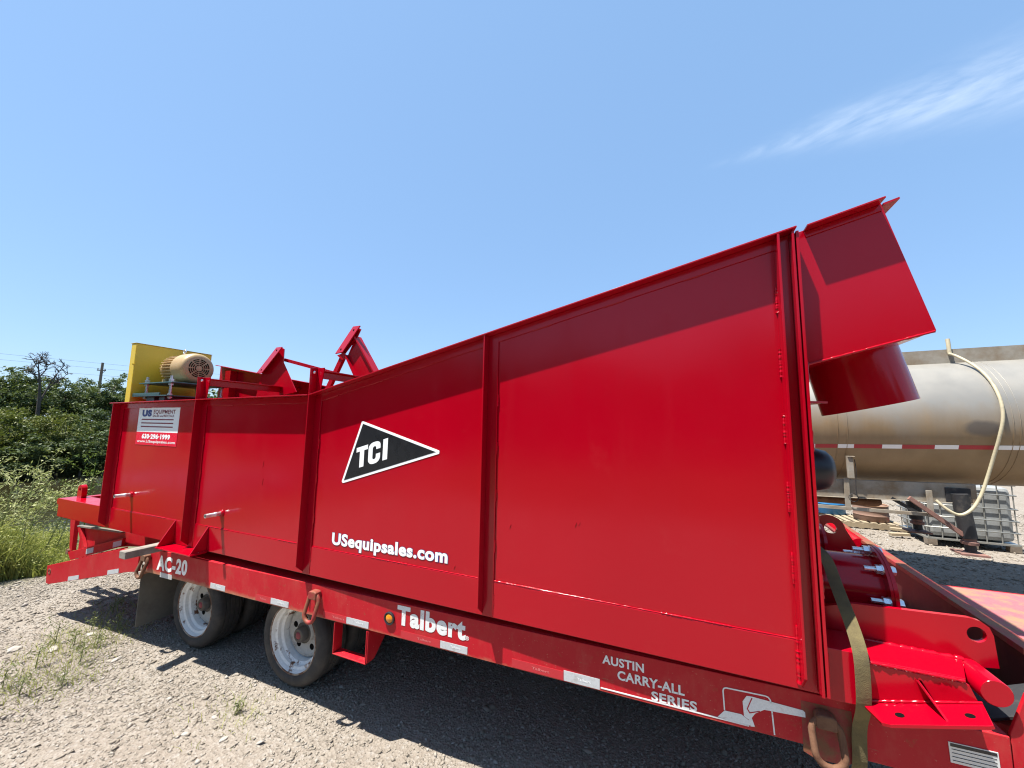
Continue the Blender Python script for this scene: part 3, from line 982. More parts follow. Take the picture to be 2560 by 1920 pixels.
mb.xz([(-2.768, 2.60), (-2.752, 2.60), (-2.575, 2.33), (-2.591, 2.33)], 2.568, 2.65)
mb.xz([(-2.752, 2.60), (-2.672, 2.762), (-2.384, 2.368), (-2.576, 2.332)], 2.60, 2.608)
mb.xz([(-2.86, 2.60), (-2.77, 2.62), (-2.735, 2.565), (-2.80, 2.555)], 2.575, 2.583)
mb.xz([(-2.80, 2.585), (-2.64, 2.75), (-2.60, 2.825), (-2.63, 2.84), (-2.82, 2.62)], 2.585, 2.592)
frm = mb.build('hoist_frame', M_red, W)
for t in (0.13, 0.85):
    mb = MB()
    c = P1.lerp(P2, t).lerp(P4.lerp(P3, t), 0.5)
    n = (P2 - P1).cross(P4 - P1).normalized()
    if n.y > 0:
        n = -n
    mb.tube([c + n * 0.0006, c + n * 0.0022], 0.010, 12)
    mb.build('bolt_hole', M_dark, frm)
MB().obox((-2.80, 2.60, 2.60), (-3.00, 2.62, 2.28), 0.03, 0.05).build('frame_strut', M_red, W)

# belt guard, drive motor on its slide base
gd = MB().box(-5.50, -5.40, 2.185, 2.93, 1.75, 2.812).build('belt_guard', M_yellow, W, bevel=0.006)
MB().box(-5.41, -5.398, 2.17, 2.192, 2.57, 2.585).build('guard_latch', M_yellow, gd)
MB().box(-5.505, -5.395, 2.18, 2.935, 2.8125, 2.8165).build('guard_top_seam', M_yellow, gd)
MC = Vector((0, 2.48, 2.548))
mot = MB().lathe([(-5.36, 0.05), (-5.28, 0.05), (-5.28, 0.115), (-5.22, 0.135), (-4.98, 0.135)], MC, (1, 0, 0), 40).build('drive_motor', M_gold, W, 40)
fb = MB()
for k in range(30):
    t = 2 * math.pi * k / 30
    if 4.2 < t < 5.2:
        continue
    u = Vector((0, math.cos(t), math.sin(t)))
    fb.obox(MC + Vector((-5.21, 0, 0)) + u * 0.142, MC + Vector((-4.955, 0, 0)) + u * 0.142, 0.006, 0.032, u)
fb.build('cooling_fins', M_gold, mot)
MB().lathe([(-4.985, 0.15), (-4.985, 0.166), (-4.84, 0.166), (-4.805, 0.160), (-4.785, 0.145), (-4.778, 0.12), (-4.776, 0.0)], MC, (1, 0, 0), 48).build('fan_cover', M_gold, mot, 45)
vb = MB()
for ri in range(4):
    r0 = 0.032 + ri * 0.0195
    n = 8
    for k in range(n):
        t0 = 2 * math.pi * (k + 0.1) / n
        t1 = 2 * math.pi * (k + 0.9) / n
        pts = []
        for t in np.linspace(t0, t1, 5):
            pts.append((r0 * math.cos(t), r0 * math.sin(t)))
        for t in np.linspace(t1, t0, 5):
            pts.append(((r0 + 0.009) * math.cos(t), (r0 + 0.009) * math.sin(t)))
        x = -4.7735
        vb.yz([(MC.y + p[0], MC.z + p[1]) for p in pts], x - 0.004, x)
vb.build('vent_slots', M_dark, mot)
rb = MB()
rb.tube([(-5.08, 2.48, 2.69), (-5.08, 2.48, 2.725)], 0.008, 8)
rb.tube([Vector((-5.08 + 0.022 * math.cos(t), 2.48, 2.75 + 0.022 * math.sin(t))) for t in np.linspace(0, 2 * math.pi, 14, endpoint=False)], 0.007, 8, closed=True)
rb.build('eye_bolt', M_zinc, mot, 50)
MB().box(-5.12, -4.93, 2.60, 2.68, 2.47, 2.60).build('terminal_box', M_gold, mot, bevel=0.02)
for x in (-5.18, -4.99):
    MB().box(x - 0.03, x + 0.03, 2.36, 2.60, 2.374, 2.43).build('motor_foot', M_gold, mot, bevel=0.004)
mp = MB().box(-5.32, -4.70, 2.215, 2.76, 2.362, 2.374).build('motor_plate', M_teal, W, bevel=0.002)
mb = MB()
mb.box(-5.39, -4.74, 2.20, 2.78, 2.225, 2.236)
mb.box(-5.39, -4.88, 2.20, 2.212, 2.2365, 2.262)
mb.box(-5.20, -5.05, 2.24, 2.74, 2.165, 2.2245)
mb.box(-4.96, -4.86, 2.24, 2.74, 2.165, 2.2245)
mb.build('slide_base', M_teal, W, bevel=0.002)
for x, y in ((-5.24, 2.25), (-4.79, 2.25), (-5.24, 2.72), (-4.77, 2.72)):
    b = MB()
    b.cyl((x, y, 2.20), (x, y, 2.44), 0.0125, 10)
    for z in (2.207, 2.237, 2.342, 2.3745, 2.392):
        b.hexnut((x, y, z), (0, 0, 1), 0.023, 0.015)
    b.build('threaded_rod', M_zinc, W, 35)

# ---- decals on the wall
DY = WY - 0.0022
sg = MB().box(-4.97, -4.268, DY, WY - 0.0002, 1.863, 2.100).build('company_sign', M_white, W)
MB().box(-4.97, -4.268, DY, WY - 0.0002, 1.737, 1.8625).build('sign_band', M_signred, sg)
y1 = DY - 0.0008
lettering('lettering', 'US', M_blue, sg, -4.905, -4.735, 2.013, 0.066, y1, 0.075)
lettering('lettering', 'EQUIPMENT', M_crimson, sg, -4.705, -4.335, 2.041, 0.038, y1, 0.022)
lettering('lettering', 'SALES', M_crimson, sg, -4.715, -4.600, 2.010, 0.022, y1, 0.02)
lettering('lettering', 'and', M_crimson, sg, -4.588, -4.535, 2.010, 0.020, y1, 0.02, 0.25)
lettering('lettering', 'RENTALS', M_crimson, sg, -4.522, -4.352, 2.010, 0.022, y1, 0.02)
for z in (1.985, 1.950, 1.915):
    MB().box(-4.905, -4.355, y1, DY - 0.0001, z - 0.0055, z + 0.0055).build('sign_stripe', M_crimson, sg)
lettering('lettering', '630\u00b7296\u00b71999', M_white, sg, -4.865, -4.38, 1.798, 0.046, y1, 0.055)
lettering('lettering', 'www.USequipsales.com', M_white, sg, -4.945, -4.29, 1.761, 0.025, y1, 0.012)

def inset(tri, d):
    tri = [Vector((p[0], p[1])) for p in tri]
    out_ = []
    n = len(tri)
    for i in range(n):
        p0, p, p2 = tri[i - 1], tri[i], tri[(i + 1) % n]
        e1, e2 = (p0 - p).normalized(), (p2 - p).normalized()
        bis = (e1 + e2).normalized()
        s = math.sin(math.acos(max(-1, min(1, e1.dot(e2)))) / 2)
        out_.append(p + bis * d / s)
    return out_
tri = [(-2.046, 1.997), (-2.207, 1.552), (-1.360, 1.806)]
def round_poly(t, r, k=5):
    res = []
    n = len(t)
    tt = inset(t, r)
    for i in range(n):
        p0, p, p2 = Vector(t[i - 1]), Vector(t[i]), Vector(t[(i + 1) % n])
        c = tt[i]
        n1 = Vector(((p - p0).y, -(p - p0).x)).normalized()
        n2 = Vector(((p2 - p).y, -(p2 - p).x)).normalized()
        if n1.dot(p - c) < 0:
            n1 = -n1
        if n2.dot(p - c) < 0:
            n2 = -n2
        for j in range(k + 1):
            v = n1.lerp(n2, j / k).normalized()
            res.append(tuple(c + v * r))
    return res
pn = MB().xz(round_poly(tri, 0.012), DY, WY - 0.0002).build('pennant_decal', M_white, W)
tin = [tuple(v) for v in inset(tri, 0.0165)]
MB().xz(tin, DY - 0.0008, DY - 0.0001).build('pennant_field', M_black, pn)
def tci(name, shapes):
    tb_ = MB()
    w_, h_ = 0.272, 0.142
    for sh in shapes:
        tb_.xz([(-2.078 + u * w_, 1.664 + v * h_ + 0.29 * u * w_) for u, v in sh], DY - 0.0016, DY - 0.0009)
    return tb_.build(name, M_white, pn)
tci('letter_t', [[(0.0, 1.0), (0.37, 1.0), (0.37, 0.78), (0.255, 0.78), (0.255, 0.0), (0.115, 0.0), (0.115, 0.78), (0.0, 0.78)]])
def arc(cx, cy, rx, ry, t0, t1, n=7):
    return [(cx + rx * math.cos(math.radians(t)), cy + ry * math.sin(math.radians(t))) for t in np.linspace(t0, t1, n)]
cout = [(0.775, 0.64)] + arc(0.615, 0.78, 0.16, 0.24, 0, 90)[0:] + arc(0.555, 0.78, 0.16, 0.24, 90, 180) + arc(0.555, 0.24, 0.16, 0.26, 180, 270) + arc(0.615, 0.24, 0.16, 0.26, 270, 360) + [(0.775, 0.42), (0.64, 0.42), (0.64, 0.30)] + arc(0.585, 0.28, 0.055, 0.09, 0, -180) + arc(0.585, 0.72, 0.055, 0.09, 180, 0) + [(0.64, 0.64)]
tci('letter_c', [cout])
tci('letter_i', [[(0.855, 0.0), (1.0, 0.0), (1.0, 1.0), (0.855, 1.0)]])
us = lettering('outline_lettering', 'USequipsales.com', M_blue, W, -2.259, -1.301, 1.130, 0.0845, DY + 0.0008, 0.062, 0, 0.012)
lettering('lettering', 'USequipsales.com', M_white, us, -2.255, -1.305, 1.132, 0.081, DY - 0.0004, 0.04, 0, 0.012)
# scuffs in the paint
for x, z, l in ((-3.05, 1.62, 0.05), (-3.04, 1.48, 0.05), (-0.52, 1.45, 0.02), (-0.50, 1.46, 0.015), (-0.9, 1.40, 0.02), (-1.26, 1.12, 0.02)):
    MB().weld((x, 2.0995, z), (x + 0.008, 2.0995, z + l), 0.0022, 6).build('paint_run', M_red, W, 60)

# ================================================================== TRAILER
def TR(x, dy, z):
    return (x, 2.113 + 0.0175 * (x + 2.457) + dy, z + 0.0075 * (x + 2.457))
T = thing('flatbed_trailer', 'worn red equipment trailer with white lettering on its side rail', 'trailer', (-2.4, 3.3, 0.0))
def tmb():
    return MB(TR)
b = tmb()
b.xz([(-4.50, 0.626), (-3.62, 0.626), (-3.62, 0.832), (-4.50, 0.832)], 0.0, 0.012)
b.box(-4.50, -3.62, 0.012, 0.09, 0.822, 0.8325)
b.box(-4.50, -3.62, 0.012, 0.07, 0.626, 0.634)
b.box(-4.512, -4.501, 0.0, 0.6, 0.60, 0.826)
b.build('side_rail', M_rail, T, bevel=0.003, label='rear rail section with rusty top edge')
b = tmb()
b.xz([(-3.615, 0.626), (1.10, 0.626), (1.10, 0.836), (-3.615, 0.836)], -0.004, 0.010)
b.box(-3.615, 1.10, 0.010, 0.09, 0.826, 0.8365)
b.box(-3.615, 1.10, 0.010, 0.08, 0.626, 0.634)
rail = b.build('side_rail', M_rail, T, bevel=0.003, label='long side rail with lettering')
b = tmb()
b.box(-3.615, 1.10, 2.44, 2.452, 0.626, 0.836)
b.box(-4.5, -3.62, 2.44, 2.452, 0.626, 0.832)
b.build('side_rail', M_rail, T, bevel=0.003, label='far side rail, hidden')
for i in range(10):
    tmb().box(-4.49, 1.25, 0.092 + i * 0.235, 0.322 + i * 0.235, 0.79, 0.828).build('deck_plank', M_oldrust, T)
for y in (0.75, 1.70):
    tmb().box(-4.6, 1.3, y, y + 0.14, 0.36, 0.659).build('chassis_beam', M_under, T)
for x in np.arange(-4.3, 1.2, 0.6):
    tmb().box(x, x + 0.08, 0.09, 2.44, 0.66, 0.786).build('cross_member', M_under, T)
# beavertail
b = tmb()
tp = [(-6.165, 0.46), (-4.846, 0.785), (-4.515, 0.822), (-4.515, 0.632), (-4.66, 0.61), (-6.09, 0.285), (-6.15, 0.29)]
b.xz(tp, -0.045, -0.02)
beav = b.build('beavertail_rail', M_old, T, bevel=0.003)
for i in range(9):
    b = tmb()
    x = -5.55 + i * 0.085
    z = 0.46 + (x + 6.165) * 0.2465 + 0.004
    b.obox((x, -0.02, z), (x + 0.055, -0.02, z + 0.0135), 0.05, 0.012)
    b.build('traction_cleat', M_old, beav)
b = tmb()
b.prism([(-6.1, -0.02, 0.45), (-4.52, -0.02, 0.815), (-4.52, 2.44, 0.815), (-6.1, 2.44, 0.45)], (0, 0, -0.03))
b.build('beavertail_deck', M_oldrust, T)
b = tmb()
b.xz(tp, 2.44, 2.465)
b.build('beavertail_rail', M_rail, T, label='far beavertail rail, hidden')
# folded loading ramp lying on the tail
b = MB()
b.xz([(-6.735, 0.397), (-5.555, 0.705), (-5.574, 0.616), (-6.65, 0.317)], 2.34, 2.37)
ramp = b.build('loading_ramp', M_old, T, bevel=0.003, label='folded loading ramp behind the beavertail, dull red')
b = MB()
b.xz([(-6.84, 0.79), (-6.715, 0.79), (-6.705, 0.41), (-6.755, 0.40)], 2.36, 2.40)
b.build('ramp_post', M_old, ramp)
b = MB()
b.xz([(-6.66, 0.70), (-5.66, 0.742), (-4.75, 0.79), (-4.75, 0.70), (-5.58, 0.60), (-6.66, 0.40)], 2.40, 2.41)
b.build('ramp_plate', M_old, ramp)
MB().xz([(-6.66, 0.70), (-5.66, 0.742), (-4.75, 0.79), (-4.75, 0.88), (-6.66, 0.88)], 2.44, 2.45).build('ramp_shade_strip', M_under, ramp)  # dark strip painting in the shade below the machine's tail beam
b = MB()
b.obox((-6.66, 2.385, 0.70), (-5.66, 2.385, 0.745), 0.04, 0.016)
b.build('ramp_edge', M_flap, ramp)
b = MB()
b.obox((-6.62, 2.38, 0.69), (-6.45, 2.38, 0.47), 0.03, 0.05)
b.build('ramp_brace', M_old, ramp)
MB().lathe([(0, 0.03), (0.03, 0.03)], (-6.76, 2.34, 0.40), (0, 1, 0), 14, True, True).build('ramp_hinge', M_rust, ramp, 40)
for x0, x1 in ((-6.30, -6.14), (-5.735, -5.565)):
    z0 = 0.397 + (x0 + 6.735) * 0.261 - 0.018
    z1 = 0.397 + (x1 + 6.735) * 0.261 - 0.018
    MB().prism([(x0, 2.338, z0), (x1, 2.338, z1), (x1, 2.338, z1 - 0.058), (x0, 2.338, z0 - 0.058)], (0, 0.0018, 0)).build('reflective_tape', M_tape, ramp)
for x0, x1 in ((-5.70, -5.50), (-4.995, -4.81)):
    b = tmb()
    z0 = 0.285 + (x0 + 6.09) * 0.2275 + 0.044
    z1 = 0.285 + (x1 + 6.09) * 0.2275 + 0.044
    b.prism([(x0, -0.047, z0), (x1, -0.047, z1), (x1, -0.047, z1 - 0.040), (x0, -0.047, z0 - 0.040)], (0, 0.0018, 0))
    b.build('reflective_tape', M_tape, beav)
MB().lathe([(0, 0.028), (0.004, 0.028), (0.004, 0.017), (0.0005, 0.017)], (-6.10, 2.005, 0.385), (0, -1, 0), 18).build('pin_hole', M_rust, beav, 40)

# silver and red tape along the rail, with faint print
RY = -0.0056
spans = [(-4.254, -4.079, 0), (-3.545, -3.361, 1), (-2.833, -2.646, 1), (-2.094, -1.905, 1), (-1.354, -1.169, 1), (-0.591, -0.403, 1)]
def zz(x, z):
    return z - 0.0075 * (x + 2.457)
for i, (x0, x1, mode) in enumerate(spans):
    z0, z1 = (0.612, 0.653) if mode == 0 else ((0.632, 0.675) if i < 5 else (0.630, 0.682))
    z0 += 0.002
    y = RY + (0.004 if mode == 0 else 0)
    b = tmb()
    b.box(x0, x1, y, y + 0.0013, z0 + 0.0, z1)
    t_ = b.build('reflective_tape', M_tape, rail)
    if i >= 1:
        lettering('tape_lettering', 'Talbert', M_white, t_, x0 + 0.07, x1 - 0.045, z0 + 0.018, 0.013, y - 0.0008, 0.01, warp=TR)
for x0, x1, p0, p1 in ((-2.305, -2.096, -2.22, -2.11), (-1.645, -1.356, -1.52, -1.42), (-0.888, -0.593, -0.77, -0.67), (-3.0, -2.835, -2.95, -2.88)):
    b = tmb()
    b.box(x0, x1, RY, RY + 0.0013, 0.632, 0.676)
    t_ = b.build('reflective_tape', M_tapered, rail, label='red section of reflective tape')
    lettering('tape_lettering', 'Talbert', M_pinkprint, t_, p0, p1, 0.648, 0.013, RY - 0.0008, 0.01, warp=TR)
# rail lettering
LY = -0.0056
lettering('lettering', 'AC-20', M_white, T, -4.316, -3.878, zz(-4.1, 0.655), 0.124, -0.0014, 0.045, 0, 0.02, warp=TR)
lettering('lettering', 'Talbert', M_offwhite, rail, -1.679, -1.183, zz(-1.43, 0.715), 0.116, LY, 0.045, warp=TR)
lettering('trademark_lettering', '\u00ae', M_offwhite, rail, -1.186, -1.160, zz(-1.17, 0.722), 0.022, LY, 0.01, warp=TR)
lettering('lettering', 'AUSTIN', M_offwhite, rail, -0.389, -0.186, zz(-0.29, 0.778), 0.0415, LY, 0.03, warp=TR)
lettering('lettering', 'CARRY-ALL', M_offwhite, rail, -0.314, -0.005, zz(-0.16, 0.719), 0.0435, LY, 0.03, warp=TR)
lettering('lettering', 'SERIES', M_offwhite, rail, -0.154, 0.047, zz(-0.05, 0.665), 0.041, LY, 0.03, warp=TR)
def wz(pts):
    return [(x, zz(x, z)) for x, z in pts]
tmb().xz(wz([(-0.398, 0.655), (0.256, 0.661), (0.256, 0.667), (-0.398, 0.661)]), LY, LY + 0.0013).build('pinstripe', M_offwhite, rail)
b = tmb()
arm = [(0.235, 0.760), (0.252, 0.787), (0.272, 0.789), (0.462, 0.783), (0.469, 0.776), (0.469, 0.757), (0.318, 0.747), (0.282, 0.722), (0.268, 0.700), (0.279, 0.667), (0.262, 0.664), (0.256, 0.69), (0.238, 0.700)]
b.xz(wz(arm), LY, LY + 0.0013)
b.xz(wz([(0.132, 0.668), (0.161, 0.702), (0.228, 0.704), (0.258, 0.686), (0.260, 0.668), (0.252, 0.664)]), LY, LY + 0.0013)
em = b.build('gooseneck_emblem', M_offwhite, rail)
b = tmb()
path = [(0.161, 0.704), (0.158, 0.785), (0.161, 0.795), (0.170, 0.800), (0.325, 0.805), (0.336, 0.802), (0.343, 0.792), (0.345, 0.780)]
path2 = [(0.347, 0.748), (0.352, 0.655)]
for pp in (path, path2):
    for p0, p1 in zip(pp[:-1], pp[1:]):
        q0, q1 = wz([p0, p1])
        b.obox((q0[0], LY + 0.0006, q0[1]), (q1[0], LY + 0.0006, q1[1]), 0.0012, 0.0055, (q0[1] - q1[1], 0, q1[0] - q0[0]))
b.build('emblem_outline', M_offwhite, em)
tmb().xz(wz([(0.270, 0.783), (0.2745, 0.783), (0.2545, 0.735), (0.262, 0.722), (0.30, 0.738), (0.301, 0.735), (0.260, 0.717), (0.250, 0.734)]), LY - 0.0009, LY - 0.0001).build('emblem_joint', M_rail, em)
# amber marker lamp
b = tmb()
b.lathe([(0, 0.040), (0.010, 0.040), (0.013, 0.036), (0.011, 0.030), (0.004, 0.029)], (-1.736, -0.004, zz(-1.736, 0.738)), (0, -1, 0), 30)
lamp = b.build('marker_light', M_boot, rail, 40)
b = tmb()
b.lathe([(0.002, 0.029), (0.006, 0.029), (0.012, 0.022), (0.014, 0.0)], (-1.736, -0.004, zz(-1.736, 0.738)), (0, -1, 0), 24)
b.build('lens', M_amber, lamp, 50)
# tie down rings
def tie_ring(x, zt, zb, hw, mat, dy=-0.035, tilt=0.03):
    L = zt - zb
    pts = []
    r = hw
    for t in np.linspace(0, math.pi, 8):
        pts.append((x + r * math.cos(t), dy, zt - r + r * math.sin(t)))
    for t in np.linspace(math.pi, 2 * math.pi, 8):
        pts.append((x + r * math.cos(t), dy - tilt, zb + r + r * math.sin(t)))
    b = tmb()
    b.tube(pts, 0.0135, 10, closed=True)
    ring = b.build('tie_down_ring', mat, T, 60)
    b = tmb()
    b.xz([(x - 0.035, zt - 0.035), (x + 0.035, zt - 0.035), (x + 0.035, zt + 0.012), (x + 0.02, zt + 0.02), (x - 0.02, zt + 0.02), (x - 0.035, zt + 0.012)], -0.055, -0.0045)
    b.build('ring_staple', mat, ring, bevel=0.006)
    return ring
tie_ring(-4.44, 0.77, 0.60, 0.045, M_rust)
tie_ring(-2.37, 0.79, 0.612, 0.047, M_rustred)
tie_ring(0.532, 0.765, 0.60, 0.050, M_rust)
b = tmb()
b.xz([(0.455, 0.60), (0.49, 0.585), (0.60, 0.585), (0.63, 0.61), (0.63, 0.80), (0.455, 0.80)], -0.002, -0.0045)
b.build('ring_pocket', M_rustred, T)
# hanging step
b = MB()
sx0, sx1, syy = -2.205, -1.912, 2.116
b.box(sx0, sx0 + 0.008, syy, syy + 0.075, 0.424, 0.622)
b.box(sx0, sx1, syy, syy + 0.075, 0.4155, 0.4235)
b.box(sx1 - 0.008, sx1, syy, syy + 0.075, 0.424, 0.622)
b.prism([(sx1 + 0.0005, syy + 0.075, 0.425), (sx1 + 0.0005, syy + 0.26, 0.62), (sx1 + 0.0005, syy + 0.004, 0.62), (sx1 + 0.0005, syy + 0.004, 0.425)], (0.008, 0, 0))
b.build('hanging_step', M_old, T, bevel=0.003)
# front cross beam and gooseneck
b = MB()
b.prism([(1.30, 2.42, 1.092), (1.36, 2.40, 1.090), (1.36, 4.74, 1.165), (1.30, 4.74, 1.168)], (0, 0, -0.028))
xb = b.build('cross_beam_cap', M_rustred, T, bevel=0.003)
b = MB()
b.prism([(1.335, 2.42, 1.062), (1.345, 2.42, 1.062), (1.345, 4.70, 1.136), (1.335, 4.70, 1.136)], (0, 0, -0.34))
b.build('cross_beam_web', M_webshade, T)
b = MB()
b.lathe([(0, 0.05), (0.75, 0.05)], (1.29, 3.98, 1.10), (0.02, 1, 0.032), 20, True, True)
b.build('beam_pipe', M_red, T, 40)
b = MB()
b.prism([(1.362, 2.40, 1.085), (3.4, 2.34, 1.17), (3.4, 3.02, 1.17), (1.362, 3.16, 1.10)], (0, 0, -0.02))
b.build('gooseneck_deck', M_pinkdeck, T, label='sunbleached pink gooseneck deck plate, rust stained')
b = MB()
b.prism([(1.362, 3.165, 1.098), (3.4, 3.025, 1.168), (3.4, 3.04, 1.168), (1.362, 3.18, 1.098)], (0, 0, -0.25))
b.build('gooseneck_beam', M_old, T)
b = MB()
b.prism([(1.105, 2.178, 0.60), (1.105, 2.178, 0.87), (1.16, 2.18, 1.02), (1.30, 2.185, 1.10), (3.2, 2.20, 1.2), (3.2, 2.20, 0.9), (1.9, 2.19, 0.66)], (0, 0.014, 0))
b.build('gooseneck_side', M_rail, T, bevel=0.003)
b = MB()
b.prism([(1.0, 2.26, 0.83), (1.3, 2.26, 0.95), (1.3, 2.44, 0.95), (1.0, 2.44, 0.83)], (0, 0, -0.01))
b.build('gooseneck_web', M_leg, T)
# data plate near the gooseneck
b = tmb()
px = wz([(0.924, 0.798), (1.062, 0.800), (1.064, 0.728), (0.926, 0.726)])
b.xz(px, LY - 0.001, LY + 0.0014)
dp = b.build('data_plate', M_plate, T)
tmb().xz(wz([(0.929, 0.795), (1.058, 0.797), (1.058, 0.786), (0.929, 0.784)]), LY - 0.0022, LY - 0.0012).build('plate_header', M_black, dp)
for k in range(4):
    z = 0.776 - k * 0.013
    tmb().xz(wz([(0.932, z), (1.056, z + 0.001), (1.056, z - 0.0008), (0.932, z - 0.0018)]), LY - 0.0022, LY - 0.0012).build('plate_rule', M_leg, dp)
# mud flap
MB().box(-4.757, -4.748, 2.172, 2.72, 0.035, 0.60).build('mud_flap', M_flap, T, bevel=0.002)
# wheels
def make_wheel(cx, y, cz, R=0.335):
    k = R / 0.335
    b = MB()
    prof = [(0.16, 0.20 * k), (0.006, 0.213 * k), (-0.004, 0.226 * k), (0.004, 0.236 * k), (0.030, 0.226 * k), (0.036, 0.205 * k), (0.062, 0.203 * k), (0.072, 0.188 * k), (0.155, 0.184 * k)]
    b.lathe([(0.0, 0.240 * k), (0.004, 0.232 * k), (0.030, 0.224 * k), (0.036, 0.206 * k), (0.062, 0.203 * k), (0.074, 0.187 * k), (0.16, 0.184 * k)], (cx, y, cz), (0, 1, 0), 56)
    w = b.build('wheel', M_rim, T, 35)
    b = MB()
    b.tube([(cx + 0.2405 * k * math.cos(t), y + 0.001, cz + 0.2405 * k * math.sin(t)) for t in np.linspace(0, 2 * math.pi, 56, endpoint=False)], 0.0062, 8, closed=True)
    b.build('rim_lip', M_rimedge, w, 60)
    for side, yo in (('outer', 0.0), ('inner', 0.275)):
        b = MB()
        pr = [(0.006, 0.236 * k), (-0.008, 0.255 * k), (-0.014, 0.28 * k), (-0.006, 0.308 * k), (0.008, 0.324 * k), (0.022, R - 0.003)]
        x = 0.03
        for gq in range(4):
            pr += [(x + 0.002, R), (x + 0.030, R), (x + 0.032, R - 0.009), (x + 0.037, R - 0.009)]
            x += 0.0385
        pr += [(x + 0.002, R), (0.198, R - 0.003), (0.212, 0.324 * k), (0.226, 0.308 * k), (0.234, 0.28 * k), (0.228, 0.255 * k), (0.214, 0.236 * k)]
        b.lathe(pr, (cx, y + yo, cz), (0, 1, 0), 64)
        b.build('tyre', M_rubber, w, 50)
    b = MB()
    b.lathe([(0.155, 0.186 * k), (0.118, 0.176 * k), (0.112, 0.16 * k), (0.12, 0.15 * k), (0.12, 0.09 * k), (0.10, 0.075 * k)], (cx, y, cz), (0, 1, 0), 48)
    b.build('wheel_disc', M_disc, w, 40)
    for i in range(5):
        b = MB()
        t = 2 * math.pi * i / 5 + 0.35
        c = Vector((cx + 0.118 * k * math.cos(t), y + 0.1192, cz + 0.118 * k * math.sin(t)))
        b.lathe([(0, 0.0), (0, 0.024), (0.004, 0.024)], c, (0, 1, 0), 12)
        b.build('hand_hole', M_dark, w)
    b = MB()
    b.lathe([(0.125, 0.085 * k), (0.105, 0.078 * k), (0.100, 0.058), (0.055, 0.054), (0.047, 0.046), (0.047, 0.030), (0.052, 0.028), (0.052, 0.0)], (cx, y, cz), (0, 1, 0), 32)
    b.build('hub', M_hub, w, 40)
    MB().lathe([(0.049, 0.027), (0.044, 0.022), (0.043, 0.0)], (cx, y, cz), (0, 1, 0), 20).build('hub_cap', M_cap, w, 50)
    return w
w1 = make_wheel(-4.10, 2.30, 0.287, 0.349)
w2 = make_wheel(-2.818, 2.30, 0.295, 0.351)
def copy_child_tree(o, parent, dloc):
    c = o.copy()
    COL.objects.link(c)
    c.parent = parent
    c.location = Vector(o.location) + Vector(dloc)
    for ch in list(o.children):
        d = ch.copy()
        COL.objects.link(d)
        d.parent = c
    return c
for w in (w1, w2):
    copy_child_tree(w, T, (0, 1.88, 0))
b = MB()
for x, z in ((-4.10, 0.287), (-2.818, 0.295)):
    b.box(x - 0.05, x + 0.05, 2.43, 4.35, z - 0.05, z + 0.05)
b.build('axle', M_under, T)

# ---- loose things on the trailer
sb = MB()
pathS = [(0.62, 2.62, 1.395), (0.655, 2.42, 1.378), (0.64, 2.30, 1.30), (0.645, 2.16, 1.20), (0.650, 2.085, 1.11), (0.648, 2.066, 1.06), (0.647, 2.066, 0.98), (0.646, 2.07, 0.88), (0.644, 2.13, 0.80), (0.643, 2.142, 0.72), (0.641, 2.142, 0.62), (0.640, 2.19, 0.58)]
verts = []
for i, (x, y, z) in enumerate(pathS):
    hw = 0.0275
    verts += [(x - hw, y, z), (x + hw, y + 0.002, z + 0.004), (x + hw, y + 0.0045, z + 0.004), (x - hw, y + 0.0035, z)]
fs = []
for i in range(len(pathS) - 1):
    for j in range(4):
        fs.append((i * 4 + j, i * 4 + (j + 1) % 4, (i + 1) * 4 + (j + 1) % 4, (i + 1) * 4 + j))
fs += [(0, 1, 2, 3), tuple(len(verts) - 4 + k for k in (3, 2, 1, 0))]
sb.add(verts, fs)
strap = sb.build('tie_down_strap', M_strap, None, loc=(0.64, 2.15, 0.58))
strap.modifiers.new('smooth', 'SUBSURF').levels = 1
strap.modifiers['smooth'].render_levels = 2
tag(strap, 'olive webbing tie-down strap pulled over the front base of the red machine', 'strap')
tb = MB().box(-4.30, -4.205, 1.80, 3.25, 0.8335, 0.892).build('timber_block', M_timber, None, bevel=0.004, loc=(-4.25, 2.2, 0.8335))
me_t = tb
tag(tb, 'grey timber block jutting out between the red machine and the trailer deck', 'timber')

# ================================================================== TANKER
TK = thing('tanker_trailer', 'dirty aluminium tanker trailer with red and white reflective stripe', 'tanker', (2.0, 7.5, 0.0))
SL = 0.022
KF = 0.7425
def KS(x, y, z):
    return (KF * x, KF * y, 1.97 + KF * (z - 1.97))
def KW(x, y, z):
    return KS(x, y, z + SL * (x - 3.8))
def kmb():
    return MB(KW)
TC = (10.1, 2.2)
TRAD = 1.15
b = kmb()
prof = [(-5.6, 0.0), (-5.58, 0.5), (-5.5, 0.85), (-5.35, 1.05), (-5.1, TRAD)] + [(x, TRAD) for x in np.arange(-4.5, 8.0, 1.0)] + [(8.3, TRAD), (8.55, 1.05), (8.7, 0.85), (8.78, 0.5), (8.8, 0.0)]
b.lathe(prof, (0, *TC), (1, 0, 0), 72)
b.build('tank', M_tank, TK, 40)
for x in (-2.0, 2.72, 2.86, 5.0, 5.08, 7.2):
    b = kmb()
    b.tube([(x, TC[0] + (TRAD + 0.002) * math.cos(t), TC[1] + (TRAD + 0.002) * math.sin(t)) for t in np.linspace(0, 2 * math.pi, 60, endpoint=False)], 0.006, 6, closed=True)
    b.build('weld_ring', M_tank, TK, 60)
b = kmb()
b.box(-5.0, 7.8, 9.715, 9.73, 3.26, 3.545)
b.box(-5.0, 7.8, 9.70, 9.7145, 3.255, 3.272)
b.build('spill_rail', M_frame, TK)
kmb().box(-5.0, 7.8, 10.6, 10.615, 3.20, 3.545).build('spill_rail', M_frame, TK)
b = kmb()
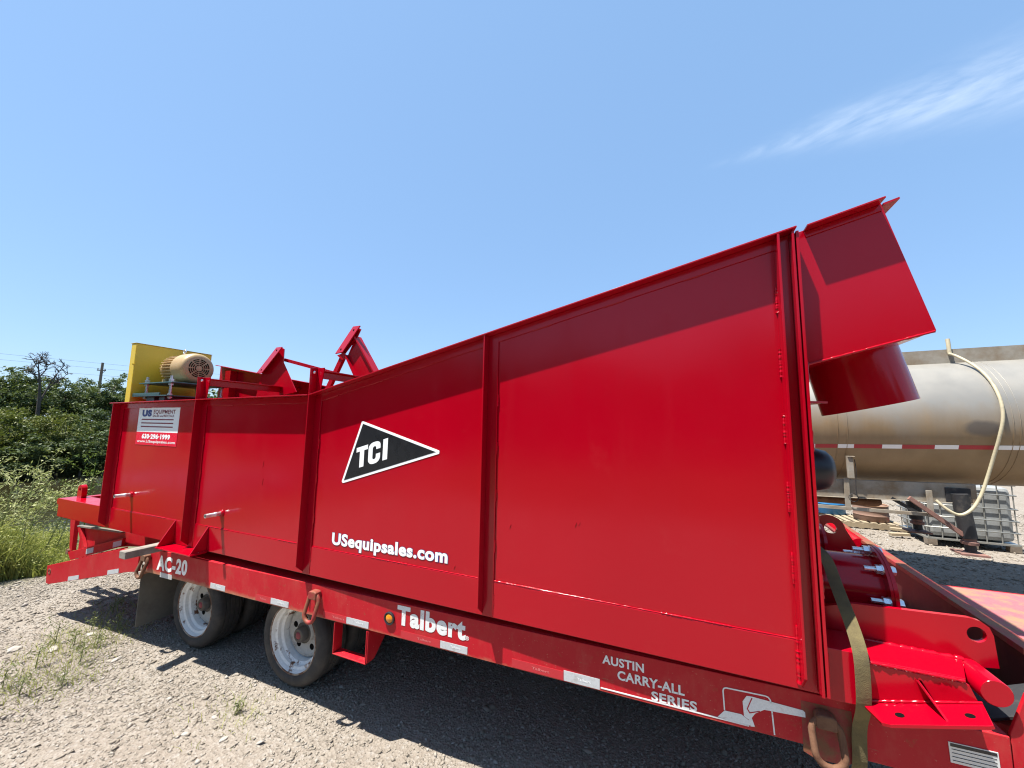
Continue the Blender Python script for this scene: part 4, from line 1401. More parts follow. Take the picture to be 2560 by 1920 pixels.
b.box(-4.8, 4.62, 9.24, 9.33, 0.812, 1.13)
b.box(-4.8, 4.62, 9.20, 9.34, 0.80, 0.8125)
b.build('frame_rail', M_frame, TK, bevel=0.004)
b = kmb()
b.box(-4.8, 4.62, 10.87, 10.96, 0.812, 1.13)
b.build('frame_rail', M_frame, TK, label='far frame rail under the tank')
# reflective stripe, alternate pieces
stripe = [('w', 3.36, 3.63), ('r', 3.63, 4.06), ('w', 4.06, 4.36), ('r', 4.36, 4.84), ('w', 4.84, 5.14), ('r', 2.96, 3.36), ('w', 2.72, 2.96), ('r', 2.38, 2.72), ('w', 2.14, 2.38), ('r', 1.76, 2.14), ('w', 1.5, 1.76), ('r', 1.1, 1.5), ('r', 5.14, 5.56), ('w', 5.56, 5.86), ('r', 5.86, 6.28)]
def on_tank(z, off):
    return TC[0] - math.sqrt((TRAD + off) ** 2 - (z - TC[1]) ** 2)
for k, x0, x1 in stripe:
    b = kmb()
    z0, z1 = 1.722, 1.792
    y0, y1_ = on_tank(z0, 0.004), on_tank(z1, 0.004)
    b.prism([(x0, y0, z0), (x1, y0, z0), (x1, y1_, z1), (x0, y1_, z1)], (0, 0.006, 0))
    b.build('reflective_tape', M_tapewhite if k == 'w' else M_tapecrim, TK)
# landing legs with foot
for y, lab in ((9.2, None), (10.75, 'far landing leg under the tank')):
    b = MB(KS)
    b.cyl((4.44, y, 0.26), (4.38, y, 0.98), 0.105, 20)
    b.cyl((4.45, y, 0.05), (4.44, y, 0.27), 0.07, 18)
    leg = b.build('landing_leg', M_leg, TK, 40, label=lab)
    b = MB(KS)
    b.box(4.22, 4.54, y + 0.02, y + 0.04, 0.83, 1.07)
    b.build('leg_bracket', M_leg, leg, bevel=0.003)
    b = MB(KS)
    b.lathe([(0, 0.105), (0.045, 0.11), (0.06, 0.085), (0.10, 0.08)], (4.445, y, 0.16), (0, 0, 1), 18, True, True)
    b.box(4.26, 4.60, y - 0.16, y + 0.16, 0.0, 0.03)
    b.build('leg_foot', M_legfoot, leg, 40)
b = MB(KS)
b.box(1.6, 4.02, 9.18, 9.22, 0.567, 0.622)
b.build('guard_bar', M_frame, TK)
MB(KS).box(2.82, 2.90, 9.19, 9.215, 0.56, 1.14).build('hanger', M_frame, TK, bevel=0.003)
MB(KS).box(3.94, 4.02, 9.15, 9.175, 0.56, 1.01).build('hanger', M_frame, TK, bevel=0.003)
MB(KS).obox((3.69, 9.12, 0.87), (4.36, 9.16, 0.31), 0.04, 0.07).build('brace_rod', M_legfoot, TK, bevel=0.004)
MB(KS).obox((3.50, 9.25, 0.83), (3.84, 9.25, 0.60), 0.04, 0.055).build('brace_rod', M_leg, TK)
b = MB(KS)
b.lathe([(0, 0.085), (1.75, 0.085), (1.80, 0.075), (1.84, 0.05), (1.855, 0.0)], (1.62, 9.55, 0.70), (1, 0, 0), 24)
b.build('hose_tube', M_rust, TK, 40)
b = MB(KS)
b.box(2.83, 2.92, 8.98, 9.05, 1.16, 1.56)
b.box(2.83, 2.94, 8.955, 9.06, 1.545, 1.56)
b.build('ladder_bracket', M_frame, TK, bevel=0.006)
b = MB(KS)
b.tube([(2.94 + 0.012 * math.sin(k), 9.0, 1.5 - 0.11 * k) for k in range(7)], 0.006, 6)
b.tube([(2.93 + 0.07 * math.cos(t), 9.14, 0.80 + 0.07 * math.sin(t)) for t in np.linspace(0, 2 * math.pi, 18, endpoint=False)], 0.006, 6, closed=True)
b.build('looped_cable', M_leg, TK, 60)
# vent hose looped over the tank
hp_ = [(4.70, 9.72, 3.76), (4.695, 9.70, 3.62), (4.69, 9.69, 3.52), (4.695, 9.68, 3.46)]
hb = MB(KS)
hb.tube(hp_, 0.031, 12)
hose_pts = [Vector(p) for p in [(4.66, 9.66, 3.47), (4.74, 9.60, 3.41), (4.84, 9.38, 3.20), (4.885, 9.15, 2.93), (4.885, 8.97, 2.60), (4.86, 8.90, 2.28), (4.80, 8.92, 1.95), (4.735, 8.98, 1.62), (4.66, 9.02, 1.30), (4.56, 9.03, 0.99), (4.43, 9.02, 0.76), (4.28, 9.02, 0.655), (4.14, 9.03, 0.72), (4.03, 9.10, 0.86)]]
def catmull(p, k=5):
    res = []
    for i in range(len(p) - 1):
        p0, p1, p2, p3 = p[max(i - 1, 0)], p[i], p[i + 1], p[min(i + 2, len(p) - 1)]
        for j in range(k):
            t = j / k
            res.append(0.5 * ((2 * p1) + (p2 - p0) * t + (2 * p0 - 5 * p1 + 4 * p2 - p3) * t * t + (3 * p1 - p0 - 3 * p2 + p3) * t ** 3))
    res.append(p[-1])
    return res
hb.tube(catmull(hose_pts), 0.023, 12)
hb.build('vent_hose', M_hose, TK, 60)

# running gear at the rear end
for x in (-3.4, -2.1):
    for y in (6.55, 8.05):
        b = MB()
        b.lathe([(0.0, 0.30), (-0.01, 0.42), (0.02, 0.50), (0.28, 0.50), (0.30, 0.42), (0.29, 0.30)], (x, y, 0.50), (0, 1, 0), 36)
        wv = b.build('wheel', M_rubber, TK, 50)
        MB().lathe([(0.02, 0.30), (0.05, 0.27), (0.12, 0.2), (0.06, 0.1), (0.02, 0.08), (0.02, 0.0)], (x, y, 0.50), (0, 1, 0), 28).build('rim', M_disc, wv, 40)
MB().box(-3.9, -1.6, 6.86, 8.04, 0.45, 1.06).build('suspension', M_under, TK)
# ================================================================== TOTE, DRUMS, PALLETS
Q = thing('caged_tote', 'grimy white plastic liquid tote in a wire cage behind the tanker leg', 'tote', (4.68, 10.1, 0.0))
tx0, tx1, ty0, ty1 = 4.10, 5.30, 9.64, 10.62
b = MB()
b.box(tx0 + 0.03, tx1 - 0.03, ty0 + 0.03, ty1 - 0.03, 0.15, 1.08)
b.build('bottle', M_bottle, Q, bevel=0.08)
b = MB()
b.box(tx0, tx1, ty0, ty1, 0.105, 0.135)
b.build('base_tray', M_cage, Q)
for z in (0.32, 0.515, 0.717, 0.95, 1.12):
    b = MB()
    b.tube([(tx0, ty0, z), (tx1, ty0, z), (tx1, ty1, z), (tx0, ty1, z)], 0.011, 8, closed=True)
    b.build('cage_bar', M_cage, Q, 60)
for i in range(7):
    x = tx0 + 0.03 + i * 0.19
    b = MB()
    b.tube([(x, ty0 + 0.016, 0.135), (x, ty0 + 0.016, 1.12)], 0.009, 8)
    b.build('cage_bar', M_cage, Q, 60)
for i in range(5):
    y = ty0 + 0.08 + i * 0.2
    b = MB()
    b.tube([(tx0 + 0.016, y, 0.135), (tx0 + 0.016, y, 1.12)], 0.009, 8)
    b.build('cage_bar', M_cage, Q, 60)
for x in (tx0, 0.5 * (tx0 + tx1) - 0.07, tx1 - 0.14):
    for y in (ty0, ty1 - 0.12):
        MB().box(x, x + 0.14, y, y + 0.12, 0.0, 0.104).build('pallet_block', M_totepal, Q, bevel=0.005)

def pallet(name, label, cx, cy, rot, wx=1.1, wy=0.95):
    P = thing(name, label, 'pallet', (cx, cy, 0.0))
    P.rotation_euler.z = rot
    def part(nm, x0, x1, y0, y1_, z0, z1):
        me_ = MB().box(x0, x1, y0, y1_, z0, z1).mesh(nm)
        me_.materials.append(M_pallet)
        link(bpy.data.objects.new(nm, me_), P)
    for k in range(3):
        y = -wy / 2 + k * (wy - 0.04) / 2
        part('stringer', -wx / 2, wx / 2, y, y + 0.04, 0.017, 0.108)
    n = 8
    for k in range(n):
        x = -wx / 2 + k * (wx - 0.088) / (n - 1)
        part('deck_board', x, x + 0.088, -wy / 2, wy / 2, 0.109, 0.127)
    for k in range(4):
        x = -wx / 2 + k * (wx - 0.088) / 3
        part('bottom_board', x, x + 0.088, -wy / 2, wy / 2, 0.0, 0.016)
    return P
pallet('pallet', 'pale wooden pallet under the rusty cut-down drum', 3.62, 11.05, math.radians(3))
pallet('pallet', 'pale wooden pallet under the blue barrel', 2.78, 11.8, math.radians(6))
def drum(name, label, cx, cy, r, h, mat, rimmat):
    D_ = thing(name, label, 'barrel', (cx, cy, 0.128))
    b = MB()
    z0 = 0.128
    prof = [(0, 0.0), (0, r - 0.01), (0.015, r)]
    for zb in (h * 0.36, h * 0.68):
        prof += [(zb - 0.02, r), (zb, r + 0.010), (zb + 0.02, r)]
    prof += [(h - 0.02, r), (h, r - 0.004), (h - 0.03, r - 0.012), (h - 0.03, 0.0)]
    b.lathe(prof, (cx, cy, z0), (0, 0, 1), 40)
    b.build('shell', mat, D_, 40)
    b = MB()
    b.tube([(cx + r * math.cos(t), cy + r * math.sin(t), z0 + h) for t in np.linspace(0, 2 * math.pi, 40, endpoint=False)], 0.011, 8, closed=True)
    b.build('rim', rimmat, D_, 60)
drum('rusty_barrel', 'cut-down rusty steel barrel with flaking red paint on a pallet', 3.78, 10.95, 0.29, 0.33, M_rustdrum, M_copper)
drum('blue_barrel', 'bright blue plastic barrel on a pallet beneath the tanker', 3.20, 11.5, 0.31, 0.62, M_bluedrum, M_bluedrum)
for i, (x, y, a, lab) in enumerate(((3.86, 10.0, 0.2, 'short reddish board lying beside the wire cage tote'), (4.0, 10.35, -0.1, 'broken board leaning low against the tote pallet'))):
    b = MB()
    b.obox((x - 0.14, y, 0.05 + 0.04 * i), (x + 0.16, y + a * 0.3, 0.06 + 0.03 * i), 0.09, 0.05)
    tag(b.build('scrap_board', M_pallet, None, bevel=0.003, loc=(x, y, 0)), lab, 'board')

# ================================================================== VEGETATION
def leaf_quads(centers, per, spread, size, flat=0.6, asp=0.55):
    """diamond leaves scattered round cluster centres"""
    c = np.repeat(np.asarray(centers), per, 0)
    n = len(c)
    p = c + rng.normal(0, 1, (n, 3)) * np.asarray(spread)
    d = rng.normal(0, 1, (n, 3))
    d[:, 2] *= flat
    d /= np.linalg.norm(d, axis=1, keepdims=True)
    e = rng.normal(0, 1, (n, 3))
    e -= (e * d).sum(1, keepdims=True) * d
    e /= np.linalg.norm(e, axis=1, keepdims=True)
    s = (size * rng.uniform(0.6, 1.4, n))[:, None]
    V = np.stack([p - d * s, p + e * s * asp, p + d * s, p - e * s * asp], 1).reshape(-1, 3)
    F = np.arange(n * 4).reshape(n, 4)
    return V, F
def add_obj(name, me, mat, parent=None):
    me.materials.append(mat)
    return link(bpy.data.objects.new(name, me), parent)
def crown_mesh(name, h, w, base, n_cl, per, leaf, lobes=5):
    """uneven crown: several lobes, clusters on and inside them, gaps between"""
    cs = []
    lob = []
    for i in range(lobes):
        t = 2 * math.pi * i / lobes + rng.uniform(-0.5, 0.5)
        rr = w * rng.uniform(0.15, 0.52)
        lob.append((rr * math.cos(t), rr * math.sin(t), base + (h - base) * rng.uniform(0.25, 0.72), w * rng.uniform(0.34, 0.56), (h - base) * rng.uniform(0.22, 0.36)))
    lob.append((0, 0, base + (h - base) * 0.70, w * 0.42, (h - base) * 0.30))
    for k in range(n_cl):
        lx, ly, lz, lr, lh = lob[k % len(lob)]
        d = rng.normal(0, 1, 3)
        d /= np.linalg.norm(d)
        q = rng.uniform(0.45, 1.0) ** 0.5
        cs.append((lx + d[0] * lr * q, ly + d[1] * lr * q, max(0.15, lz + d[2] * lh * q)))
    V, F = leaf_quads(cs, per, (w * 0.062, w * 0.062, w * 0.042), leaf)
    return np_mesh(name, V, F), cs
def trunk_mb(h, r, cs, k=9, lean=0.0):
    b = MB()
    top = Vector((lean, 0, h))
    pts = [Vector((lean * t + rng.normal(0, 0.05), rng.normal(0, 0.05), h * t)) for t in np.linspace(0, 1, 6)]
    pts[0] = Vector((0, 0, -0.3))
    b.tube(pts, [r * (1 - 0.75 * t) for t in np.linspace(0, 1, 6)], 8)
    idx = rng.choice(len(cs), min(k, len(cs)), replace=False)
    for i in idx:
        c = Vector(cs[i])
        s0 = pts[2].lerp(pts[-1], rng.uniform(0.0, 0.9))
        mid = s0.lerp(c, 0.5) + Vector((0, 0, 0.15))
        b.tube([s0, mid, c], [r * 0.42, r * 0.26, r * 0.08], 6)
    return b
protos = []
for nm, h, w, base, ncl, per, leaf in (('a', 5.2, 2.5, 0.9, 84, 95, 0.075), ('b', 5.6, 2.2, 1.1, 78, 95, 0.072), ('c', 4.9, 2.8, 0.8, 90, 95, 0.075)):
    cm, cs = crown_mesh('crown', h, w, base, ncl, per, leaf)
    tm = trunk_mb(h * 0.78, 0.15, cs).mesh('trunk', smooth=60)
    protos.append((cm, tm))
bushes = []
for nm, h, w, ncl, per, leaf in (('a', 3.0, 2.3, 90, 110, 0.058), ('b', 2.6, 2.0, 80, 110, 0.055)):
    cm, cs = crown_mesh('foliage', h, w, 0.1, ncl, per, leaf, 6)
    tm = trunk_mb(h * 0.6, 0.06, cs, 7).mesh('stem', smooth=60)
    bushes.append((cm, tm))
for cm, tm in protos + bushes:
    tm.materials.append(M_bark)
def set_mat(ob, mat):
    ob.data.materials.append(mat) if not ob.data.materials else None
    ob.material_slots[0].link = 'OBJECT'
    ob.material_slots[0].material = mat
def tree(name, cat, label, group, cm, tm, x, y, z, rot, sx, sz, mat, partn):
    o = thing(name, label, cat, (x, y, z), group)
    o.rotation_euler.z = rot
    o.scale = (sx, sx, sz)
    c = link(bpy.data.objects.new(partn[0], cm), o)
    if not cm.materials:
        cm.materials.append(M_leafmid)
    c.material_slots[0].link = 'OBJECT'
    c.material_slots[0].material = mat
    link(bpy.data.objects.new(partn[1], tm), o)
    return o
def polar(az, r):
    """az: degrees to the left of +Y"""
    a = math.radians(az)
    return -r * math.sin(a), r * math.cos(a)
# far row of trees across the pond; azimuth 76 (picture's left edge) .. 67 (behind the guard)
tdir = [(77.6, 40, 0, 1.0, 1.06), (76.2, 43, 1, 1.05, 1.06), (75.0, 40, 2, 1.0, 1.10), (73.9, 43.5, 0, 1.0, 1.08), (72.4, 41, 1, 1.0, 0.94), (71.0, 43, 2, 1.0, 1.06), (69.6, 40.5, 0, 0.95, 1.08), (68.0, 42, 1, 1.05, 1.08), (66.3, 40, 2, 1.0, 1.06)]
tlab = ['leafy green tree furthest left in the pond treeline', 'tall grey green tree third from left across the pond', 'round topped tree left of the bare dead tree', 'dense tree close behind the bare dead tree',
        'lower tree right of the bare dead tree', 'mid green tree between the dead tree and the utility pole', 'airy tree with sky gaps in front of the utility pole', 'tall green tree just left of the yellow belt guard', 'green tree partly behind the yellow belt guard']
for i, (az, r, k, sx, sz) in enumerate(tdir):
    x, y = polar(az, r)
    lab = tlab[i]
    tree('leafy_tree', 'tree', lab, 'trees across the pond', *protos[k], x, y, -0.4, i * 1.7, sx, sz, (M_leafmid, M_leafdark, M_leafmid)[(i * 2) % 3], ('crown', 'trunk'))
bdir = [(78.2, 31.0, 0, 1.0, 1.0), (76.9, 32.2, 1, 1.1, 1.2), (75.3, 31.2, 0, 1.0, 1.08), (73.9, 30.6, 1, 1.1, 0.98), (72.2, 31.2, 0, 1.05, 1.10), (70.8, 30.6, 1, 1.0, 1.0), (69.3, 30.4, 0, 0.85, 0.8), (67.8, 31.0, 1, 1.1, 1.1), (66.2, 31.5, 0, 1.0, 1.1),
        (77.8, 35.0, 1, 1.2, 1.2), (75.2, 35.0, 0, 1.1, 1.05), (72.9, 35.5, 1, 1.2, 1.2), (70.5, 35.0, 0, 1.1, 1.05), (68.2, 35.0, 1, 1.2, 1.15)]
blab = ['dark bush over the water at the far left', 'yellow green bush behind the tall pale weeds', 'broad bush with gold green top over the pond', 'shadowy bush hanging low over the water', 'bright yellow green bush in the middle of the far bank', 'dark bush right of the brightest far bank bush',
        'small dark bush overhanging the water beside the red machine', 'olive bush just left of the red machine corner', 'bush peeking out beside the red machine corner',
        'green bush behind the tall pale weeds, in the second row', 'second row bush below the pale trunk of the dead tree', 'second row bush just right of the dead tree trunk', 'second row bush under the utility pole', 'second row bush below the yellow belt guard']
mats_b = (M_leafdark, M_leafgold, M_leafgold, M_leafdark, M_leafgold, M_leafdark, M_leafdark, M_leafmid, M_leafdark)
for i, (az, r, k, sx, sz) in enumerate(bdir):
    x, y = polar(az, r)
    lab = blab[i]
    tree('bank_bush', 'bush', lab, 'bushes on the far pond bank', *bushes[k], x, y, -0.95 if r < 33 else -0.5, i * 2.1, sx, sz, mats_b[i % 9], ('foliage', 'stem'))
# the rest of the wood, out of sight behind the machine, to the left and behind the viewer
def wood(name, label, items, mat, seed):
    vs_, fs_ = [], []
    k = 0
    for (x, y, z, h, w, n, leaf) in items:
        cs = []
        for _ in range(n):
            d = rng.normal(0, 1, 3)
            d /= np.linalg.norm(d)
            q = rng.uniform(0.4, 1.0) ** 0.5
            cs.append((x + d[0] * w * q * 0.55, y + d[1] * w * q * 0.55, z + h * (0.52 + 0.46 * d[2] * q)))
        V, F = leaf_quads(cs, 36, (w * 0.10, w * 0.10, h * 0.05), leaf)
        vs_.append(V)
        fs_.append(F + k)
        k += len(V)
    o = add_obj(name, np_mesh(name, np.concatenate(vs_), np.concatenate(fs_)), mat)
    return tag(o, label, 'wood', kind='stuff')
items = []
for az in list(np.arange(40, 64.5, 3.0)) + list(np.arange(80.5, 100, 3.0)):
    x, y = polar(az, 41)
    items.append((x, y, -0.4, 5.4, 4.4, 40, 0.13))
    x, y = polar(az + 1.2, 31.5)
    items.append((x, y, -0.95, 3.1, 3.6, 36, 0.11))
wood('wood', 'continuation of the pond treeline beyond the red machine', items, M_leafmid, 1)
items = []
for az in np.arange(112, 256, 6.0):
    x, y = polar(az, rng.uniform(23, 27))
    items.append((x, y, -0.5, rng.uniform(7.0, 9.5), 6.0, 60, 0.26))
wood('wood', 'tall dark wood along the yard behind the viewer', items, M_leafdark, 2)
# bare dead tree
DT = thing('dead_tree', 'leafless dead tree with spreading bare branches above the green treeline', 'tree', (-36.4, 10.4, -0.4))
def dpt(y, z):
    return Vector((-36.4, 10.4 + (y - 10.9) * 0.95, 1.97 + (z - 1.97) * 0.95))
b = MB()
b.tube([dpt(11.0, -0.6), dpt(10.98, 2.0), dpt(10.94, 3.4), dpt(10.86, 4.3), dpt(10.72, 5.2), dpt(10.62, 5.95)], [0.12, 0.10, 0.08, 0.055, 0.03, 0.01], 8)
b.build('trunk', M_deadbark, DT, 60)
def dead_limb(pts, r, twigs):
    b = MB()
    k = len(pts)
    b.tube(pts, [r * (1 - 0.8 * i / (k - 1)) for i in range(k)], 6)
    for _ in range(twigs):
        t = rng.uniform(0.3, 1.0) * (k - 1)
        i0 = min(int(t), k - 2)
        p = pts[i0].lerp(pts[i0 + 1], t - i0)
        for _ in range(2):
            d = Vector((rng.normal(0, 0.5), rng.normal(0, 0.8), abs(rng.normal(0.5, 0.5)))).normalized()
            L = rng.uniform(0.25, 0.6)
            q = p + d * L
            b.tube([p, p.lerp(q, 0.5) + Vector(rng.normal(0, 0.04, 3)), q], [0.022, 0.016, 0.008], 4)
            for _ in range(2):
                e = (d + Vector(rng.normal(0, 0.6, 3))).normalized()
                b.tube([p.lerp(q, 0.6), p.lerp(q, 0.6) + e * L * 0.5], [0.013, 0.006], 4)
    b.build('branch', M_deadbark, DT, 60)
dead_limb([dpt(10.95, 3.0), dpt(11.15, 3.7), dpt(11.35, 4.5), dpt(11.62, 5.15), dpt(11.85, 5.65)], 0.055, 10)
dead_limb([dpt(11.2, 3.9), dpt(11.5, 4.35), dpt(11.8, 4.7), dpt(12.05, 5.1)], 0.04, 8)
dead_limb([dpt(10.88, 4.2), dpt(10.65, 4.7), dpt(10.45, 5.0), dpt(10.2, 5.25)], 0.04, 9)
dead_limb([dpt(10.8, 4.7), dpt(11.0, 5.1), dpt(11.1, 5.5), dpt(11.3, 5.75)], 0.035, 8)
dead_limb([dpt(10.72, 5.2), dpt(10.55, 5.5), dpt(10.4, 5.8)], 0.03, 7)
dead_limb([dpt(10.66, 5.6), dpt(10.75, 5.85), dpt(10.7, 6.05)], 0.022, 6)
# utility pole and wires
UP = thing('utility_pole', 'wooden utility pole with crossarm rising behind the treeline', 'utility pole', (-65.9, 23.6, 0.0))
b = MB()
b.tube([(-65.9, 23.62, -0.5), (-65.85, 23.64, 9.1)], [0.19, 0.13], 10)
b.build('pole', M_pole, UP, 60)
MB().obox((-66.0, 23.25, 8.12), (-65.75, 24.0, 8.17), 0.12, 0.12).build('crossarm', M_pole, UP)
MB().obox((-65.88, 23.65, 7.7), (-65.76, 23.95, 8.12), 0.04, 0.05).build('arm_brace', M_pole, UP)
for y in (23.3, 23.95):
    MB().cyl((-65.9, y, 8.2), (-65.9, y, 8.38), 0.05, 8).build('insulator', M_frame, UP)
for z, dz in ((8.3, 0.05), (7.2, 0.3), (9.0, 0.0)):
    b = MB()
    pts = []
    for t in np.linspace(-1, 1, 40):
        pts.append((-65.9 - 14 * t * 1.0 - (2 if t > 0 else 0) * 0, 23.6 - 48 * t, z + 0.9 * t * t + dz))
    b.tube(pts, 0.011, 5)
    b.build('wire', M_wire, UP, 60)

# tall meadow weeds and grass on the bank behind the trailer tail
def blades(X, Y, H, lean, wid):
    n = len(X)
    z0 = ground_h(X, Y)
    t = rng.uniform(0, 2 * np.pi, n)
    dx, dy = np.cos(t), np.sin(t)
    lx, ly = rng.normal(0, lean, n) * H, rng.normal(0, lean, n) * H
    p0 = np.stack([X, Y, z0 - 0.02], 1)
    side = np.stack([dx * wid, dy * wid, np.zeros(n)], 1)
    m1 = p0 + np.stack([lx * 0.35, ly * 0.35, H * 0.55], 1)
    tp_ = p0 + np.stack([lx, ly, H], 1)
    V = np.stack([p0 - side, p0 + side, m1 + side * 0.8, m1 - side * 0.8, tp_], 1).reshape(-1, 3)
    k = np.arange(n)[:, None] * 5
    F = np.concatenate([k + np.array([[0, 1, 2]]), k + np.array([[0, 2, 3]]), k + np.array([[3, 2, 4]])], 0)
    return V, F
def in_bank(n):
    X = rng.uniform(-11.0, -7.2, n * 6)
    Y = rng.uniform(0.3, 3.4, n * 6)
    # uneven front edge of the weeds
    keep = (Y < -0.335 * X + 0.10) & (X > -10.2)
    keep &= X < -7.45 - 0.28 * np.abs(Y - 2.6) + 0.35 * np.sin(Y * 2.3)
    X, Y = X[keep][:n], Y[keep][:n]
    return X, Y
X, Y = in_bank(34000)
lowf = 0.55 + 0.45 * np.sin(X * 1.3 + Y * 0.8) * np.sin(Y * 1.1)
slopef = np.clip((X + 10.9) / 2.6, 0.25, 1.0)
zone = 1 - sstep(-0.05, 0.25, Y + 0.285 * X)
tall = 1.0 + 0.55 * (1 - sstep(-0.55, -0.15, Y + 0.285 * X))
H_ = rng.uniform(0.25, 0.72, len(X)) * (0.6 + 0.4 * lowf) * slopef * (0.45 + 0.7 * zone) * tall
V, F = blades(X, Y, H_, 0.28, 0.0075)
cl = np.stack([X[:9000], Y[:9000], ground_h(X[:9000], Y[:9000]) + H_[:9000] * rng.uniform(0.4, 1.0, 9000)], 1)
V2, F2 = leaf_quads(cl, 5, (0.05, 0.05, 0.06), 0.016, 0.8, 0.4)
g1 = add_obj('meadow_grass', np_mesh('meadow_grass', V, F), M_grass)
tag(g1, 'thick yellow green grass on the bank left of the trailer tail', 'grass', kind='stuff')
g2 = add_obj('meadow_leaves', np_mesh('meadow_leaves', V2, F2), M_grass)
tag(g2, 'small sunlit meadow leaves mixed into the bank grass', 'leaves', kind='stuff')

def stalk_weed(x, y, h, label, group, lean=(0, 0), leaf=0.035, n_leaf=46, mat=M_weedleaf, branches=7, cat='weed', spread=0.22):
    z = float(ground_h(np.array([x]), np.array([y]))[0])
    o = thing('tall_weed' if h > 0.6 else 'small_weed', label, cat, (x, y, z), group)
    b = MB()
    top = Vector((x + lean[0], y + lean[1], z + h))
    base = Vector((x, y, z - 0.03))
    b.tube([base, base.lerp(top, 0.5) + Vector(rng.normal(0, 0.03 * h, 3)), top], [0.006 * (0.5 + h), 0.0045 * (0.5 + h), 0.002], 5)
    cs = [tuple(base.lerp(top, t)) for t in rng.uniform(0.35, 1.0, 8)]
    for k in range(branches):
        s0 = base.lerp(top, rng.uniform(0.25, 0.9))
        a = rng.uniform(0, 2 * math.pi)
        L = h * spread * rng.uniform(0.6, 1.4)
        e = s0 + Vector((math.cos(a) * L, math.sin(a) * L, L * rng.uniform(0.4, 1.1)))
        b.tube([s0, s0.lerp(e, 0.5) + Vector((0, 0, -0.02 * h)), e], [0.003 * (0.5 + h), 0.002, 0.0012], 4)
        cs += [tuple(s0.lerp(e, t)) for t in rng.uniform(0.3, 1.05, 5)]
    b.build('stem', mat, o, 60)
    V, F = leaf_quads(cs, max(1, n_leaf // 10), (0.03 * (0.4 + h), 0.03 * (0.4 + h), 0.025), leaf, 0.9, 0.28)
    add_obj('leaves', np_mesh('leaves', V - np.array(o.location), F), mat, o)
    return o
weeds = [(-8.70, 2.26, 1.50, (0.1, 0.1), 'tall pale leafy weed at the far left'), (-8.62, 2.48, 1.38, (0.05, 0.22), 'tall weed whose tip leans right over the dark bushes'),
         (-8.5, 2.66, 1.12, (0.0, 0.25), 'shorter pale weed leaning toward the trailer tail'), (-8.62, 2.84, 1.05, (0.05, 0.12), 'branching weed just left of the red tail ring'),
         (-9.2, 2.2, 1.55, (0, 0), 'tall weed behind the pale weed at the far left'), (-9.4, 2.7, 1.45, (0.0, 0.1), 'slim weed standing out against the pond water'),
         (-8.2, 1.95, 1.25, (0, 0.0), 'bushy weed low at the far left'), (-8.0, 2.3, 0.95, (0, 0.05), 'leafy weed among the grass left of the ramp'), (-9.9, 3.6, 1.42, (0, 0.05), 'young leafy weed seen beside the red lifting eye')]
for x, y, h, ln, lab in weeds:
    stalk_weed(x, y, h, lab, 'tall weeds on the bank', ln, 0.026, 60, M_weedleaf if 'young' not in lab else M_weedgreen, 9)
small = [(-4.505, 1.416, 0.17, 'yellow green weed low at the far left'), (-4.907, 1.608, 0.20, 'pale weed tuft left of the large flat stone'), (-5.284, 1.837, 0.22, 'thin weed beside the shadow of the trailer tail'),
         (-5.05, 1.87, 0.18, 'low weed just in front of the tail shadow'), (-5.05, 2.17, 0.20, 'bright green grass tuft at the foot of the mud flap'), (-4.874, 1.955, 0.15, 'low weed between the mud flap and the flat pale slab'),
         (-5.30, 2.08, 0.20, 'dark green weed inside the tail shadow'), (-4.665, 1.782, 0.22, 'upright weed on open gravel in front of the mud flap'), (-2.915, 1.964, 0.10, 'tiny grass sprig on the gravel before the front wheel'),
         (-4.75, 1.40, 0.18, 'broad weed at the far left near the gravel'), (-4.42, 1.60, 0.15, 'sparse weed on gravel below the pale tuft'), (-5.6, 2.35, 0.22, 'weed in the shade below the beavertail')]
for x, y, h, lab in small:
    stalk_weed(x, y, h * 0.8, lab, 'small weeds growing through the gravel', (0.02, 0.01), 0.0125, 24, M_weedolive, 6, spread=0.38)
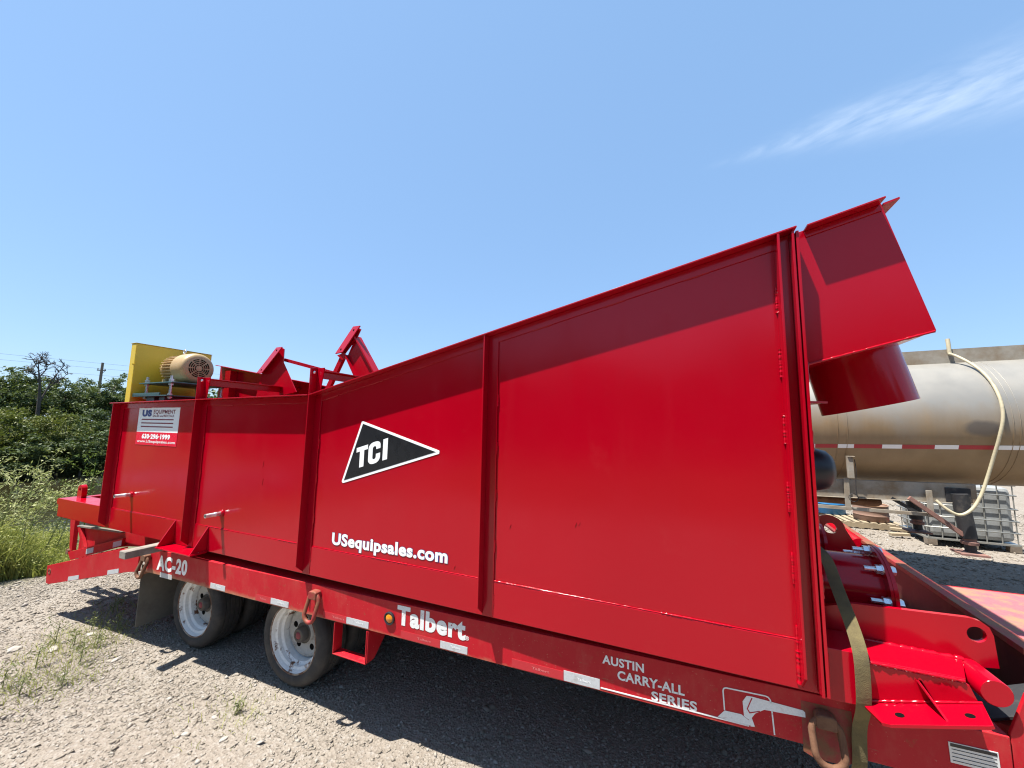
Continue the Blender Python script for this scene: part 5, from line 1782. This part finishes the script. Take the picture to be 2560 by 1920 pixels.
# thin grass scattered at the yard edge
n = 2600
cx = rng.choice(len(small), n)
X = np.array([small[i][0] for i in cx]) + rng.normal(0, 0.16, n)
Y = np.array([small[i][1] for i in cx]) + rng.normal(0, 0.12, n)
V, F = blades(X, Y, rng.uniform(0.02, 0.09, n), 0.5, 0.0022)
g3 = add_obj('yard_grass', np_mesh('yard_grass', V, F), M_grass)
tag(g3, 'thin grass blades sprouting through the gravel at the left', 'grass', kind='stuff')
# larger single stones
st = [(-5.158, 1.786, 0.045, 'flat pale slab among the weeds at the left'), (-5.479, 1.65, 0.05, 'rounded grey stone at the far left'), (-4.475, 1.948, 0.03, 'broken flat stone left of the rear wheel'),
      (-3.004, 1.881, 0.022, 'white angular stone in front of the front wheel'), (-3.019, 1.714, 0.024, 'small white stone lower than the angular one'), (-2.742, 1.785, 0.02, 'pointed white stone on sunlit gravel near the shadow edge'),
      (-2.927, 1.439, 0.026, 'dark edged stone nearest the viewer on the gravel'), (-2.022, 1.849, 0.026, 'grey stone beside the step shadow'), (-4.039, 2.043, 0.024, 'flat chip before the rear wheel'), (-5.186, 2.039, 0.04, 'thin slate near the tail shadow tip')]
for x, y, s, lab in st:
    bm = bmesh.new()
    bmesh.ops.create_icosphere(bm, subdivisions=2, radius=1.0)
    sx, sy, sz = s * random.uniform(0.9, 1.5), s * random.uniform(0.6, 0.9), s * random.uniform(0.25, 0.45)
    for v in bm.verts:
        k = 1 + 0.22 * math.sin(v.co.x * 4.1 + s * 300) * math.sin(v.co.y * 3.7 + x) + random.uniform(-0.06, 0.06)
        v.co = Vector((v.co.x * sx * k, v.co.y * sy * k, v.co.z * sz * k))
    me_ = bpy.data.meshes.new('stone')
    bm.to_mesh(me_)
    bm.free()
    me_.materials.append(M_stone)
    o = link(bpy.data.objects.new('stone', me_))
    o.location = (x, y, float(ground_h(np.array([x]), np.array([y]))[0]) + sz * 0.4)
    o.rotation_euler.z = random.uniform(0, 6)
    tag(o, lab, 'stone', 'single stones on the gravel')
